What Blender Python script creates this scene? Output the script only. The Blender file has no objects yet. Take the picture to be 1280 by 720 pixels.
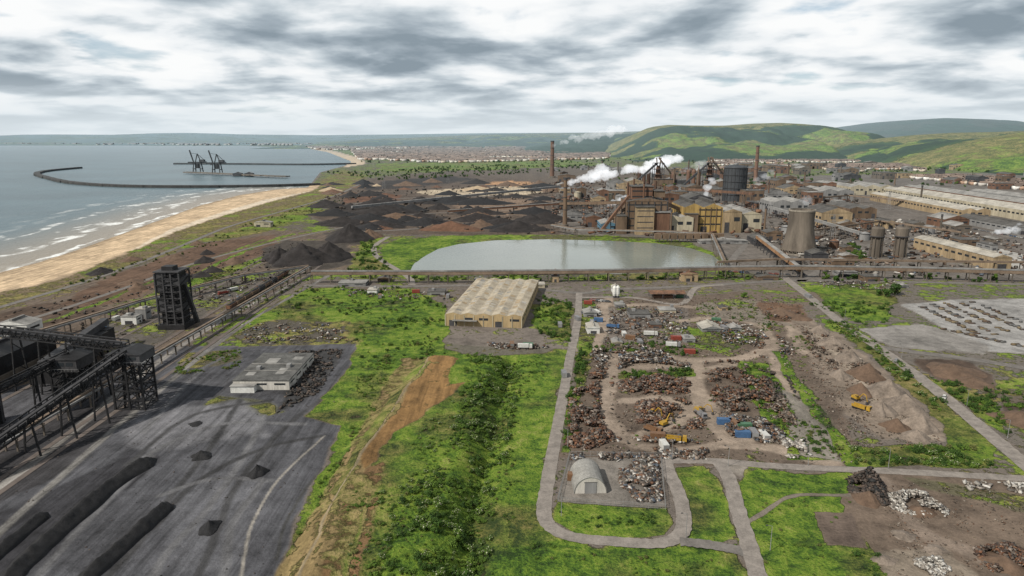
import bpy, math, random
import numpy as np
from mathutils import Vector, Matrix
random.seed(7); rng=np.random.default_rng(7)
scene=bpy.context.scene
H=120.0; F=853.0; PITCH=math.radians(12.6); cp=math.cos(PITCH); sp=math.sin(PITCH)
# ---- survey helper: ground position of a point seen from the drone (metres, ground plane)
def G(px,py,z=0.0):
    u=(px-640)/F; v=(360-py)/F
    dz=-sp+v*cp; t=(z-H)/dz
    return (u*t,(cp+v*sp)*t)
def M(py):
    v=(360-py)/F
    return H/(sp-v*cp)/F
def GP(pts): return [G(*p) for p in pts]
# ---------------------------------------------------------------- noise
def _h(xi,yi,s):
    h=(xi*374761393+yi*668265263+s*1442695041)&0x7fffffff
    h=((h^(h>>13))*1274126177)&0x7fffffff
    return ((h^(h>>16))&0xffffff)/float(0xffffff)
def vn(x,y,s=0):
    xi=np.floor(x).astype(np.int64); yi=np.floor(y).astype(np.int64)
    fx=x-xi; fy=y-yi; fx=fx*fx*(3-2*fx); fy=fy*fy*(3-2*fy)
    a=_h(xi,yi,s);b=_h(xi+1,yi,s);c=_h(xi,yi+1,s);d=_h(xi+1,yi+1,s)
    return (a*(1-fx)+b*fx)*(1-fy)+(c*(1-fx)+d*fx)*fy
def fbm(x,y,s=0,o=4):
    r=0;a=.5;n=0
    for i in range(o):
        r=r+a*vn(x*2**i+17.3*i,y*2**i-9.1*i,s+i); n+=a; a*=.5
    return r/n
# ---------------------------------------------------------------- materials
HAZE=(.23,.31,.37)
def N(nt,t,**k):
    n=nt.nodes.new(t)
    for a,b in k.items(): setattr(n,a,b)
    return n
def mixc(nt,fac,a,b,mode='MIX'):
    n=N(nt,'ShaderNodeMix',data_type='RGBA',blend_type=mode)
    for i,v in ((0,fac),(6,a),(7,b)):
        if isinstance(v,bpy.types.NodeSocket): nt.links.new(v,n.inputs[i])
        elif i==0: n.inputs[0].default_value=v
        else: n.inputs[i].default_value=(*v,1)
    return n.outputs[2]
def mth(nt,op,a,b=None,c=None,clamp=False):
    n=N(nt,'ShaderNodeMath',operation=op,use_clamp=clamp)
    for i,v in enumerate((a,b,c)):
        if v is None: continue
        if isinstance(v,bpy.types.NodeSocket): nt.links.new(v,n.inputs[i])
        else: n.inputs[i].default_value=v
    return n.outputs[0]
def mrange(nt,v,a,b,c,d,smooth=False):
    n=N(nt,'ShaderNodeMapRange'); 
    if smooth: n.interpolation_type='SMOOTHSTEP'
    nt.links.new(v,n.inputs[0])
    for i,x in zip((1,2,3,4),(a,b,c,d)): n.inputs[i].default_value=x
    return n.outputs[0]
def noise(nt,vec,scale,detail=6,rough=.6,dist=0):
    n=N(nt,'ShaderNodeTexNoise'); n.inputs['Scale'].default_value=scale
    n.inputs['Detail'].default_value=detail; n.inputs['Roughness'].default_value=rough
    n.inputs['Distortion'].default_value=dist
    nt.links.new(vec,n.inputs['Vector']); return n.outputs['Fac']
def scaled(nt,vec,s):
    n=N(nt,'ShaderNodeVectorMath',operation='MULTIPLY'); nt.links.new(vec,n.inputs[0]); n.inputs[1].default_value=s
    return n.outputs[0]
def paint_haze(nt,col,pos):  # aerial perspective painted into the base colour, growing with world Y
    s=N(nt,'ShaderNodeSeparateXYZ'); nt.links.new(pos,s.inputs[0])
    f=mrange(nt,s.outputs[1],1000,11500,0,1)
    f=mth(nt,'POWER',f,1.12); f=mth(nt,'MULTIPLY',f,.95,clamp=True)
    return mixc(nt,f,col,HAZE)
def newmat(name):
    m=bpy.data.materials.new(name); m.use_nodes=True; nt=m.node_tree
    b=nt.nodes['Principled BSDF']; g=N(nt,'ShaderNodeNewGeometry')
    return m,nt,b,g.outputs['Position']
_m={}
def mat(name,col,var=.45,scale=.25,rough=.85,metal=0,col2=None,attr=False,streak=False,bump=0):
    if name in _m: return _m[name]
    m,nt,b,pos=newmat(name)
    v=scaled(nt,pos,(1,1,.15)) if streak else pos
    n1=noise(nt,v,scale,6,.65); n2=noise(nt,v,scale*6,3,.7)
    f=mrange(nt,mth(nt,'ADD',mth(nt,'MULTIPLY',n1,.65),mth(nt,'MULTIPLY',n2,.35)),.38,.62,0,1)
    if attr:
        a=N(nt,'ShaderNodeAttribute',attribute_name='Col'); c=a.outputs['Color']
        lo=mixc(nt,1.0,c,(1-var,)*3,'MULTIPLY'); hi=c
    else:
        lo=col2 or tuple(x*(1-var) for x in col); hi=tuple(min(1,x*(1+var*.35)) for x in col)
    c=mixc(nt,f,lo,hi); c=paint_haze(nt,c,pos)
    nt.links.new(c,b.inputs['Base Color']); b.inputs['Roughness'].default_value=rough
    b.inputs['Metallic'].default_value=metal
    b.inputs['Specular IOR Level'].default_value=.3
    if bump:
        bp=N(nt,'ShaderNodeBump'); bp.inputs['Strength'].default_value=bump; bp.inputs['Distance'].default_value=.6
        nt.links.new(n2,bp.inputs['Height']); nt.links.new(bp.outputs[0],b.inputs['Normal'])
    _m[name]=m; return m
rust=lambda:mat('rusty_steel',(.16,.085,.05),.5,.15,streak=True,col2=(.05,.035,.03))
def terrain_mat():
    m,nt,b,pos=newmat('terrain_ground')
    col=N(nt,'ShaderNodeAttribute',attribute_name='Col').outputs['Color']
    vg=N(nt,'ShaderNodeAttribute',attribute_name='Veg'); s=N(nt,'ShaderNodeSeparateColor'); nt.links.new(vg.outputs['Color'],s.inputs[0])
    den,lush,stk=s.outputs
    n1=noise(nt,pos,.03,8,.62,.4); n2=noise(nt,pos,.17,7,.68,.3); n3=noise(nt,pos,1.1,3,.7)
    na=noise(nt,pos,.011,3,.5)
    st=noise(nt,scaled(nt,pos,(.40,.022,1)),1,6,.62,.6)
    x=mth(nt,'ADD',mth(nt,'MULTIPLY',mth(nt,'SUBTRACT',n1,.5),1.7),mth(nt,'MULTIPLY',mth(nt,'SUBTRACT',n2,.5),1.7))
    x=mth(nt,'ADD',x,mth(nt,'MULTIPLY',mth(nt,'SUBTRACT',den,.5),1.5))
    vm=mrange(nt,x,-.08,.10,0,1,True)
    vm=mth(nt,'MULTIPLY',vm,mrange(nt,den,.0,.06,0,1))
    y=mth(nt,'ADD',mth(nt,'MULTIPLY',n2,.50),mth(nt,'MULTIPLY',n3,.28)); y=mth(nt,'ADD',y,mth(nt,'MULTIPLY',n1,.40))
    r=N(nt,'ShaderNodeValToRGB'); nt.links.new(y,r.inputs[0]); e=r.color_ramp.elements
    e[0].position=.49; e[0].color=(.021,.044,.011,1); e[1].position=.72; e[1].color=(.25,.26,.085,1)
    k=e.new(.555); k.color=(.060,.118,.017,1); k=e.new(.61); k.color=(.120,.192,.024,1); k=e.new(.665); k.color=(.175,.232,.038,1)
    r2=N(nt,'ShaderNodeValToRGB'); nt.links.new(y,r2.inputs[0]); e=r2.color_ramp.elements
    e[0].position=.49; e[0].color=(.035,.055,.018,1); e[1].position=.69; e[1].color=(.28,.22,.10,1)
    k=e.new(.58); k.color=(.12,.125,.035,1)
    lf=mrange(nt,mth(nt,'ADD',lush,mth(nt,'ADD',mth(nt,'MULTIPLY',mth(nt,'SUBTRACT',n1,.5),2.4),mth(nt,'MULTIPLY',mth(nt,'SUBTRACT',na,.5),2.2))),.35,.75,0,1)
    veg=mixc(nt,lf,r2.outputs[0],r.outputs[0])
    f=mth(nt,'ADD',mth(nt,'MULTIPLY',n1,.4),mth(nt,'MULTIPLY',n2,.38)); f=mth(nt,'ADD',f,mth(nt,'MULTIPLY',n3,.22))
    f=mrange(nt,f,.38,.62,.45,1.5)
    sf=mrange(nt,st,.36,.64,.45,1.6); mm=N(nt,'ShaderNodeMix'); nt.links.new(stk,mm.inputs[0]); nt.links.new(f,mm.inputs[2])
    nt.links.new(mth(nt,'MULTIPLY',sf,mth(nt,'POWER',f,.8)),mm.inputs[3])
    vv=N(nt,'ShaderNodeVectorMath',operation='SCALE'); nt.links.new(col,vv.inputs[0]); nt.links.new(mm.outputs[0],vv.inputs['Scale'])
    c=mixc(nt,vm,vv.outputs[0],veg)
    c=paint_haze(nt,c,pos)
    nt.links.new(c,b.inputs['Base Color']); b.inputs['Roughness'].default_value=.95; b.inputs['Specular IOR Level'].default_value=.15
    bp=N(nt,'ShaderNodeBump'); bp.inputs['Strength'].default_value=.85; bp.inputs['Distance'].default_value=2.2
    hh=mth(nt,'ADD',n2,mth(nt,'MULTIPLY',n3,.35)); nt.links.new(mth(nt,'MULTIPLY',hh,mth(nt,'ADD',mth(nt,'MULTIPLY',vm,1.2),.35)),bp.inputs['Height']); nt.links.new(bp.outputs[0],b.inputs['Normal'])
    return m
TERR=terrain_mat()
# ---------------------------------------------------------------- mesh helpers
def np_mesh(name,V,Fq,mats,smooth=False,attrs=None):
    me=bpy.data.meshes.new(name); V=np.asarray(V,np.float32); Fq=np.asarray(Fq,np.int32)
    n,k=Fq.shape
    me.vertices.add(len(V)); me.vertices.foreach_set('co',V.ravel())
    me.loops.add(n*k); me.loops.foreach_set('vertex_index',Fq.ravel())
    me.polygons.add(n); me.polygons.foreach_set('loop_start',np.arange(n,dtype=np.int32)*k)
    if smooth: me.polygons.foreach_set('use_smooth',np.ones(n,bool))
    me.update(calc_edges=True)
    for an,ar in (attrs or {}).items():
        a=me.color_attributes.new(an,'FLOAT_COLOR','POINT')
        c=np.ones((len(V),4),np.float32); c[:,:ar.shape[1]]=ar; a.data.foreach_set('color',c.ravel())
    for m in mats: me.materials.append(m)
    ob=bpy.data.objects.new(name,me); scene.collection.objects.link(ob); return ob
def gridfaces(r,c):
    i=np.arange(r-1)[:,None]*c+np.arange(c-1)[None,:]
    return np.stack([i,i+1,i+c+1,i+c],-1).reshape(-1,4)
def sdf_poly(X,Y,P):
    P=np.asarray(P); d=np.full(X.shape,1e12); ins=np.zeros(X.shape,bool)
    for i in range(len(P)):
        a=P[i]; b=P[(i+1)%len(P)]; e=b-a; l=e@e+1e-9
        t=np.clip(((X-a[0])*e[0]+(Y-a[1])*e[1])/l,0,1)
        d=np.minimum(d,(X-a[0]-t*e[0])**2+(Y-a[1]-t*e[1])**2)
        if a[1]!=b[1]:
            c=((a[1]>Y)!=(b[1]>Y))&(X<(b[0]-a[0])*(Y-a[1])/(b[1]-a[1])+a[0]); ins^=c
    return np.where(ins,1,-1)*np.sqrt(d)
def sdf_line(X,Y,P):
    P=np.asarray(P); d=np.full(X.shape,1e12)
    for i in range(len(P)-1):
        a=P[i]; e=P[i+1]-a; l=e@e+1e-9
        t=np.clip(((X-a[0])*e[0]+(Y-a[1])*e[1])/l,0,1)
        d=np.minimum(d,(X-a[0]-t*e[0])**2+(Y-a[1]-t*e[1])**2)
    return np.sqrt(d)
def smooth_path(P,n=8):
    P=[Vector((p[0],p[1])) for p in P]; out=[]
    if len(P)<3: return [(p.x,p.y) for p in P]
    Q=[P[0]*2-P[1]]+P+[P[-1]*2-P[-2]]
    for i in range(1,len(Q)-2):
        for k in range(n):
            t=k/n; a,b,c,d=Q[i-1:i+3]
            p=.5*((2*b)+(c-a)*t+(2*a-5*b+4*c-d)*t*t+(3*b-a-3*c+d)*t**3); out.append((p.x,p.y))
    out.append((P[-1].x,P[-1].y)); return out
# ---------------------------------------------------------------- layout data
WATER=[(385,234),(345,236),(300,243),(250,256),(200,274),(150,292),(100,310),(50,326),(0,339)]
SEA=GP(WATER)+[(-455,450),(-445,300),(-445,-300),(-14000,-300),(-14000,9000)]+GP([(150,181.5),(372,183.5),(410,190),(440,202),(430,207),(400,215),(392,225)])
SAND_IN=[(392,238),(330,254),(270,272),(215,291),(165,313),(110,336),(60,353),(0,364)]
SANDP=GP([(400,230)]+SAND_IN)+[(-395,450),(-380,300),(-380,-300),(-720,-300),(-720,500)]+GP([(0,300),(200,250),(330,225)])
LAG=GP([(514,337),(519,328),(536,317),(549,310),(575,304),(620,299.5),(690,298),(760,300),(820,303),(862,309),(890,318),(903,328),(900,334),(850,338),(760,341),(650,343),(560,345),(522,343)])
BANK=GP([(430,560),(480,500),(530,447),(640,447),(610,560),(560,760),(340,760),(385,650)])
DITCH=GP([(640,450),(612,560),(590,640),(600,760)])
def bank_z(X,Y):
    db=sdf_poly(X,Y,BANK); k=np.clip(db/9,0,1)
    return k*4.0+k*fbm(X/9,Y/9,5,3)*1.2-np.clip(1-sdf_line(X,Y,DITCH)/7,0,1)*2.0
D=(.13,.115,.10)
COAL=(.066,.067,.075)  # slight blue paints in the sky's reflection off the wet yard
zones=[]
def Z(p,col,veg=0.,lush=.5,stk=0.,soft=3.,jit=4.,world=False): zones.append(('p',p if world else GP(p),col,veg,lush,stk,soft,jit,0))
def T(p,w,col,veg=0.,lush=.5,stk=0.,soft=1.2,jit=1.2): zones.append(('l',smooth_path(GP(p),6),col,veg,lush,stk,soft,jit,w/2))
Z([(-300,200),(1700,200),(3000,171),(-1000,171)],(.12,.12,.09),.6,.6,0,200,60)
Z([(690,222),(1500,212),(1700,352),(985,353),(905,338),(850,300),(690,296)],(.12,.108,.098),.2,.5,.2,8,10)
Z([(395,240),(470,222),(560,214),(690,214),(700,298),(560,294),(440,292),(375,264)],(.085,.066,.053),.16,.35,.3,8,12)
Z([(560,214),(700,206),(860,212),(850,240),(690,230)],(.10,.08,.065),.25,.4,.3,8,12)
Z([(515,240),(560,236),(640,233),(700,237),(660,243),(560,246)],(.36,.30,.22),.0,.4,.4,5,10)
Z([(590,229),(640,226),(680,229),(640,233)],(.34,.2,.11),.0,.4,.4,5,10)
Z([(700,244),(760,248),(740,262),(700,262)],(.04,.035,.03),.0,.4,.4,5,8)
Z([(400,262),(450,256),(520,262),(560,272),(520,282),(440,280)],(.035,.03,.028),.0,.4,.3,5,10)
Z([(560,252),(640,248),(690,252),(680,268),(590,270)],(.16,.115,.085),.0,.4,.3,5,10)
Z([(480,226),(560,220),(600,224),(520,234),(450,238)],(.035,.03,.028),.0,.4,.3,5,10)
Z([(430,246),(500,244),(500,250),(430,254)],(.11,.06,.04),.0,.4,.3,5,8)
Z([(560,280),(680,272),(690,286),(600,290)],(.07,.055,.045),.1,.4,.3,5,8)
Z([(470,205),(700,200),(760,206),(600,213),(480,214)],(.10,.11,.06),.7,.6,0,12,15)
Z([(880,198),(1400,190),(1500,212),(880,222)],(.14,.14,.10),.5,.6,0,12,15)
Z([(372,183),(400,184),(452,198),(458,205),(430,209),(436,200),(400,189)],(.45,.36,.26),0,.5,0,15,10)
# coastal strip
Z(SAND_IN+[(-60,378),(-60,402),(0,388),(60,368),(150,338),(250,303),(330,276),(400,252),(440,234),(460,222),(430,212),(400,226)],(.20,.155,.10),.55,.3,0,4,5)
Z([(250,302),(330,277),(400,252),(420,258),(370,276),(300,300)],(.2,.165,.1),.85,.5,0,4,5)
Z(SANDP,(.44,.335,.225),0,.5,.6,8,5,True)
Z(SAND_IN[:5]+[(170,309),(215,286),(268,268),(330,250)],(.5,.43,.34),0,.5,.3,3,3)
# left mid belt
Z([(0,388),(150,340),(250,305),(340,288),(440,290),(480,300),(470,345),(385,342),(170,470),(0,520),(-200,560),(-300,430)],(.12,.094,.075),.38,.4,.4,4,5)
Z([(60,384),(120,355),(200,322),(260,303),(345,293),(340,315),(240,345),(150,378),(80,390)],(.10,.064,.045),.08,.3,.4,5,6)
Z([(-60,405),(0,392),(60,378),(140,388),(60,412),(0,428),(-60,440)],(.075,.053,.04),.15,.3,.5,4,4)
Z([(325,312),(355,300),(430,302),(445,330),(400,338),(335,336)],(.055,.048,.042),.05,.3,.2,4,5)
Z([(405,292),(440,281),(470,290),(460,306),(420,306)],(.055,.048,.042),.05,.3,.2,4,5)
Z([(230,350),(330,320),(342,322),(260,352),(180,385),(150,384)],(.11,.10,.05),.7,.5,0,3,4)
T([(140,392),(250,340),(345,298),(400,288)],5,(.1,.12,.05),.95,.7,0,2,3)
T([(0,420),(120,380),(230,336),(330,300)],4,(.1,.12,.05),.85,.6,0,2,3)
Z([(110,410),(190,380),(260,350),(385,330),(385,342),(290,372),(230,410),(180,440)],(.10,.09,.08),.42,.45,.4,3,4)
Z([(455,300),(478,292),(472,320),(500,345),(470,350),(430,345),(445,318)],(.1,.11,.05),.8,.6,0,3,4)
# lagoon surrounds
Z([(478,310),(500,299),(560,295),(643,293),(648,299),(580,304),(550,311),(540,322),(520,330),(525,346),(500,345),(482,328)],(.1,.12,.04),1,.95,0,2.5,4)
Z([(643,293),(760,294),(860,302),(915,326),(905,342),(880,330),(860,310),(700,299),(648,300)],(.12,.12,.06),.55,.6,0,3,4)
Z([(470,346),(700,344),(905,338),(985,345),(985,356),(700,356),(400,356)],(.12,.11,.09),.55,.6,0,3,4)
Z([(385,350),(985,350),(1300,350),(1500,420),(1700,600),(1500,760),(300,760),(400,560),(440,430),(300,395)],(.14,.12,.105),.42,.55,0,4,5)
# centre grass
Z([(300,760),(345,700),(395,600),(430,540),(380,522),(400,480),(448,430),(300,432),(280,415),(380,360),(520,362),(560,390),(550,432),(715,432),(700,500),(688,570),(676,650),(720,684),(930,690),(945,760)],(.15,.12,.07),.80,.72,0,2.5,5)
Z([(385,362),(520,366),(560,384),(555,398),(480,392),(400,392),(330,392)],(.1,.1,.06),.72,.85,0,3,6)
Z([(450,390),(550,392),(550,430),(460,440)],(.1,.1,.05),1,1.1,0,4,6)
Z([(610,640),(700,672),(900,692),(940,760),(600,760)],(.1,.1,.05),.92,.95,0,4,6)
Z([(330,400),(430,402),(450,430),(300,432),(290,420)],(.10,.09,.075),.5,.4,.1,3,5)
# ochre bank
Z([(500,448),(530,447),(560,452),(500,520),(470,580),(440,640),(420,740),(330,740),(380,650),(420,590),(455,530)],(.21,.155,.075),.5,.12,.5,2,3)
Z([(540,448),(574,455),(560,490),(578,487),(560,512),(520,534),(490,560),(474,588),(452,600),(448,590),(484,542),(520,490)],(.18,.106,.044),.28,.1,.5,1.2,3)
Z([(520,455),(535,448),(505,500),(478,545),(448,585),(425,640),(415,620),(455,555),(495,490)],(.15,.15,.05),.75,.25,.4,1.5,2)
T([(536,450),(524,475),(490,525),(468,560),(440,600),(412,650),(392,690),(370,740)],1.0,(.22,.18,.12),.3,.2,.2,.9,1)
Z([(455,600),(480,590),(470,625),(440,690),(425,740),(400,740),(425,670)],(.17,.105,.052),.52,.35,.4,1.5,2.5)
T([(470,640),(450,700),(440,740)],3,(.18,.11,.055),.4,.2,.3,1.5,2.5)
T([(400,640),(370,690),(345,740)],4,(.2,.15,.07),.4,.2,.3,1.5,2)
Z([(575,440),(640,445),(625,520),(590,600),(600,700),(580,740),(460,740),(500,640),(560,560),(585,490)],(.08,.09,.04),1,.95,0,3,4)
# coal yard
Z([(445,430),(430,470),(382,520),(428,532),(405,575),(385,610),(365,650),(335,760),(-500,760),(-500,520),(0,490),(170,440),(235,432),(290,433)],COAL,.015,.3,.55,1.5,2)
Z([(235,440),(300,436),(305,450),(260,460),(225,462)],(.11,.10,.07),.55,.2,.2,2,3)
Z([(270,495),(330,500),(360,515),(330,522),(255,515),(258,505)],(.10,.10,.07),.6,.35,.2,1.5,2)
Z([(385,440),(430,437),(400,490),(345,520),(360,490)],(.045,.045,.047),.05,.2,.3,2,3)
Z([(0,640),(90,600),(170,560),(200,570),(60,700),(0,740),(-100,760)],(.036,.036,.041),.0,.2,.6,2,3)
Z([(170,520),(300,500),(340,540),(230,560),(150,560)],(.115,.115,.125),.0,.2,.5,5,5)
Z([(230,580),(330,560),(330,640),(280,720),(200,720)],(.082,.083,.092),.0,.2,.5,6,5)
Z([(-200,580),(40,520),(160,500),(170,520),(60,600),(-200,720)],(.036,.035,.038),.03,.2,.6,2,2)
T([(300,740),(306,690),(318,650),(348,600),(405,545)],.9,(.22,.205,.185),0,.2,0,.5,.3)
for tr,c in (([(180,740),(210,690),(265,630),(310,560),(330,520)],.11),([(120,740),(170,680),(230,600),(270,550),(300,500)],.045),([(240,740),(270,670),(300,600),(350,540),(400,500)],.045),([(140,600),(200,560),(280,530),(380,530)],.12),([(30,740),(120,640),(190,570)],.10),([(180,540),(215,500),(255,460),(300,438)],.12),([(400,545),(330,560),(250,600),(190,660)],.04),([(280,740),(290,660),(330,600)],.10),([(200,620),(260,600),(340,600)],.10),([(160,580),(240,520),(340,500)],.05)):
    T(tr,2.6,(c,c,c*1.06),0,.2,.4,1.5,.8)
T([(395,340),(300,388),(230,430),(165,478),(90,540),(0,610)],4,(.19,.18,.17),0,.2,.7,1.0,.4)
T([(410,345),(330,390),(268,432),(215,475),(150,530),(60,610),(-60,720)],3,(.14,.135,.13),0,.2,.7,1.0,.4)
T([(345,700),(352,664),(374,622),(402,585)],1.0,(.05,.05,.05),.1,.2,0,.6,.6)
# warehouse yard
Z([(555,430),(560,380),(600,356),(700,358),(730,372),(725,440),(690,437),(640,440)],(.15,.13,.115),.35,.55,0,2.5,4)
Z([(665,380),(715,378),(712,425),(670,415)],(.1,.1,.06),.85,.6,0,3,4)
Z([(556,428),(600,432),(690,436),(690,440),(600,446),(556,436)],(.12,.11,.09),.4,.5,0,1.5,3)
# scrap yard
Z([(735,372),(850,372),(930,365),(990,372),(1010,420),(1040,470),(1075,560),(1070,582),(840,580),(700,572),(706,500),(722,440)],(.115,.09,.072),.34,.6,.0,2.5,5)
Z([(740,385),(860,385),(870,430),(735,430)],(.145,.125,.11),.34,.55,0,2,3)
TRACKS=([(725,437),(790,440),(870,450),(930,447),(965,432),(950,408),(900,398),(850,402)],
           [(770,444),(757,490),(762,530),(790,552),(850,560),(905,556),(940,545)],
           [(870,452),(875,480),(890,520),(910,552)],[(762,468),(810,458),(860,464),(872,490),(860,520),(800,545)],
           [(780,500),(830,500),(880,520)],[(965,432),(975,470),(1000,520),(1020,570)],[(1000,400),(1050,450),(1110,520)],
           [(860,470),(920,456),(960,470)],[(905,556),(960,560),(1040,578)],[(740,382),(830,382),(930,392),(985,405),(1000,440)],[(760,372),(752,410),(745,437)])
for tr in TRACKS:
    T(tr,7.5,(.235,.19,.153),.0,.5,0,2.4,3)
Z([(925,365),(990,356),(1040,365),(1035,380),(960,385),(930,378)],(.15,.12,.10),.45,.7,0,3,4)
Z([(940,378),(1000,380),(1010,400),(975,405),(945,395)],(.12,.075,.05),.12,.5,0,3,4)
Z([(870,380),(940,375),(960,400),(990,408),(940,404),(880,396)],(.18,.155,.13),.4,.6,0,3,4)
Z([(985,400),(1020,400),(1060,430),(1110,470),(1175,530),(1180,548),(1110,552),(1060,520),(1010,450)],(.18,.146,.118),.15,.4,.1,2.5,4)
Z([(1030,400),(1055,400),(1110,440),(1200,520),(1245,565),(1250,585),(1060,582),(1050,560),(1180,556),(1170,520),(1100,455)],(.12,.12,.08),.78,.55,0,2,3)
Z([(920,450),(960,455),(1000,520),(1060,555),(1062,575),(990,575),(940,500)],(.13,.12,.08),.74,.7,0,2,3)
Z([(960,480),(1010,500),(1065,578),(1000,570),(985,540)],(.17,.155,.135),.2,.5,.2,2,3)
T([(972,440),(1010,500),(1045,545),(1060,575)],6,(.12,.12,.08),.75,.7,0,2,2)
T([(1010,408),(1060,455),(1120,530),(1170,548)],4,(.25,.21,.17),0,.7,0,1.5,2)
Z([(720,372),(745,372),(742,438),(725,500),(715,565),(704,565),(712,500),(722,440)],(.12,.11,.08),.65,.6,0,1.5,3)
Z([(770,466),(865,462),(870,470),(770,473)],(.12,.11,.08),.85,.7,0,1,2)
Z([(850,410),(925,412),(960,425),(900,440),(860,432)],(.13,.12,.08),.6,.6,0,2,4)
# right beyond the diagonal road
Z([(1000,352),(1280,352),(1500,420),(1700,640),(1290,575),(1150,465),(1060,400)],(.14,.125,.11),.45,.6,0,3,4)
Z([(1005,356),(1085,356),(1120,372),(1110,400),(1070,400),(1035,380)],(.1,.11,.05),.8,.85,0,2.5,4)
Z([(1125,380),(1200,374),(1500,372),(1700,450),(1280,442),(1240,440),(1160,400)],(.25,.245,.24),.04,.5,.1,1.5,2)
Z([(1075,410),(1150,405),(1240,432),(1235,444),(1110,432)],(.19,.18,.17),.15,.6,.1,2,3)
Z([(1140,447),(1200,450),(1245,468),(1235,485),(1190,480),(1150,462)],(.075,.054,.042),.12,.4,0,2,4)
Z([(1235,482),(1300,470),(1400,520),(1400,600),(1290,560)],(.12,.10,.08),.45,.7,0,2,4)
Z([(1250,510),(1300,500),(1400,560),(1300,548)],(.065,.05,.04),.1,.4,0,2,4)
Z([(1160,470),(1210,490),(1240,500),(1260,545),(1210,510),(1160,480)],(.1,.11,.05),.8,.8,0,2,3)
# bottom right
Z([(925,600),(945,590),(1040,588),(1100,592),(1500,600),(1700,800),(940,800),(940,690)],(.125,.096,.075),.18,.45,0,1.5,3)
Z([(925,600),(945,590),(1060,589),(1080,600),(1050,618),(1060,650),(1090,690),(1110,760),(945,760),(940,690),(925,640)],(.13,.11,.07),.82,.82,0,1.5,3)
Z([(1020,640),(1065,640),(1082,686),(1034,684)],(.11,.085,.07),.02,.5,.1,.8,1.4)
T([(935,652),(955,640),(985,622),(1040,618),(1075,620)],2,(.15,.13,.11),.15,.5,0,1,1)
Z([(1090,690),(1180,680),(1240,740),(1110,760)],(.18,.15,.12),.2,.5,0,2,3)
T([(1100,600),(1150,660),(1210,690),(1300,740)],5,(.17,.135,.11),.0,.5,0,2,2)
Z([(1130,600),(1200,606),(1280,620),(1400,650),(1280,640),(1150,612)],(.12,.11,.07),.5,.6,0,2,3)
# compound and verge lawns
Z([(712,572),(824,572),(831,634),(697,628),(703,600)],(.165,.15,.135),.14,.5,0,.8,1.2)
Z([(697,628),(832,636),(839,655),(830,668),(800,671),(720,667),(692,650)],(.12,.11,.05),.86,.8,0,.8,1.2)
Z([(843,584),(880,582),(899,600),(920,668),(905,680),(856,677),(858,640)],(.12,.11,.05),.86,.8,0,.8,1.2)
Z([(905,577),(940,580),(925,596),(912,590)],(.19,.17,.15),.1,.5,0,.8,1)
# ---------------------------------------------------------------- terrain
def build_terrain():
    R,C=760,900
    y=1/np.linspace(1/105.,1/11000.,R); s=np.linspace(-1,1,C)
    s=s*.8+s**3*.2
    Y=np.repeat(y[:,None],C,1); X=s[None,:]*(60+1.25*Y)
    X=X.ravel(); Y=Y.ravel()
    j1=fbm(X/14,Y/14,3,4)-.5; j2=fbm(X/14,Y/14,33,4)-.5
    col=np.tile(np.array(D),(len(X),1)); veg=np.zeros((len(X),3)); veg[:,0]=.5; veg[:,1]=.6
    for kind,P,c,vd,lu,st,soft,jit,hw in zones:
        P=np.asarray(P); pad=hw+soft+jit*2
        msk=(X>P[:,0].min()-pad)&(X<P[:,0].max()+pad)&(Y>P[:,1].min()-pad)&(Y<P[:,1].max()+pad)
        ix=np.nonzero(msk)[0]
        if len(ix)==0: continue
        xx=X[ix]+j1[ix]*jit*2.6; yy=Y[ix]+j2[ix]*jit*2.6
        d=sdf_poly(xx,yy,P) if kind=='p' else hw-sdf_line(xx,yy,P)
        w=np.clip(d/soft+.5,0,1); w=(w*w*(3-2*w))[:,None]
        col[ix]=col[ix]*(1-w)+np.array(c)*w; veg[ix]=veg[ix]*(1-w)+np.array([vd,lu,st])*w
    z=np.zeros(len(X))
    ds=sdf_poly(X,Y,SEA); z-=np.clip((ds+45)/45,0,3)*1.2
    wet=(np.clip(1-np.abs(ds-4)/26,0,1)*(ds>-40)*(Y<1640))[:,None]
    col=col*(1-.42*wet); veg[:,0]*=(ds<-5)
    dl=sdf_poly(X,Y,LAG); z-=np.clip((dl+6)/6,0,2.2)*1.0
    und=fbm(X/30,Y/30,9,4)
    z-=np.clip(veg[:,0]-.3,0,1)*und*.8*(Y<2000)
    msk=(Y<450); z[msk]+=bank_z(X[msk],Y[msk])
    return np_mesh('ground_terrain',np.stack([X,Y,z],1),gridfaces(R,C),[TERR],True,{'Col':col,'Veg':veg})
build_terrain()
def sheet(name,P,z,m):
    me=bpy.data.meshes.new(name); me.from_pydata([(x,y,z) for x,y in P],[],[list(range(len(P)))]); me.materials.append(m)
    o=bpy.data.objects.new(name,me); scene.collection.objects.link(o); return o
sheet('ground_plain',[(-60000,-3000),(60000,-3000),(60000,60000),(-60000,60000)],-9,mat('far_ground',(.10,.12,.07),.4,.01))
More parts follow.
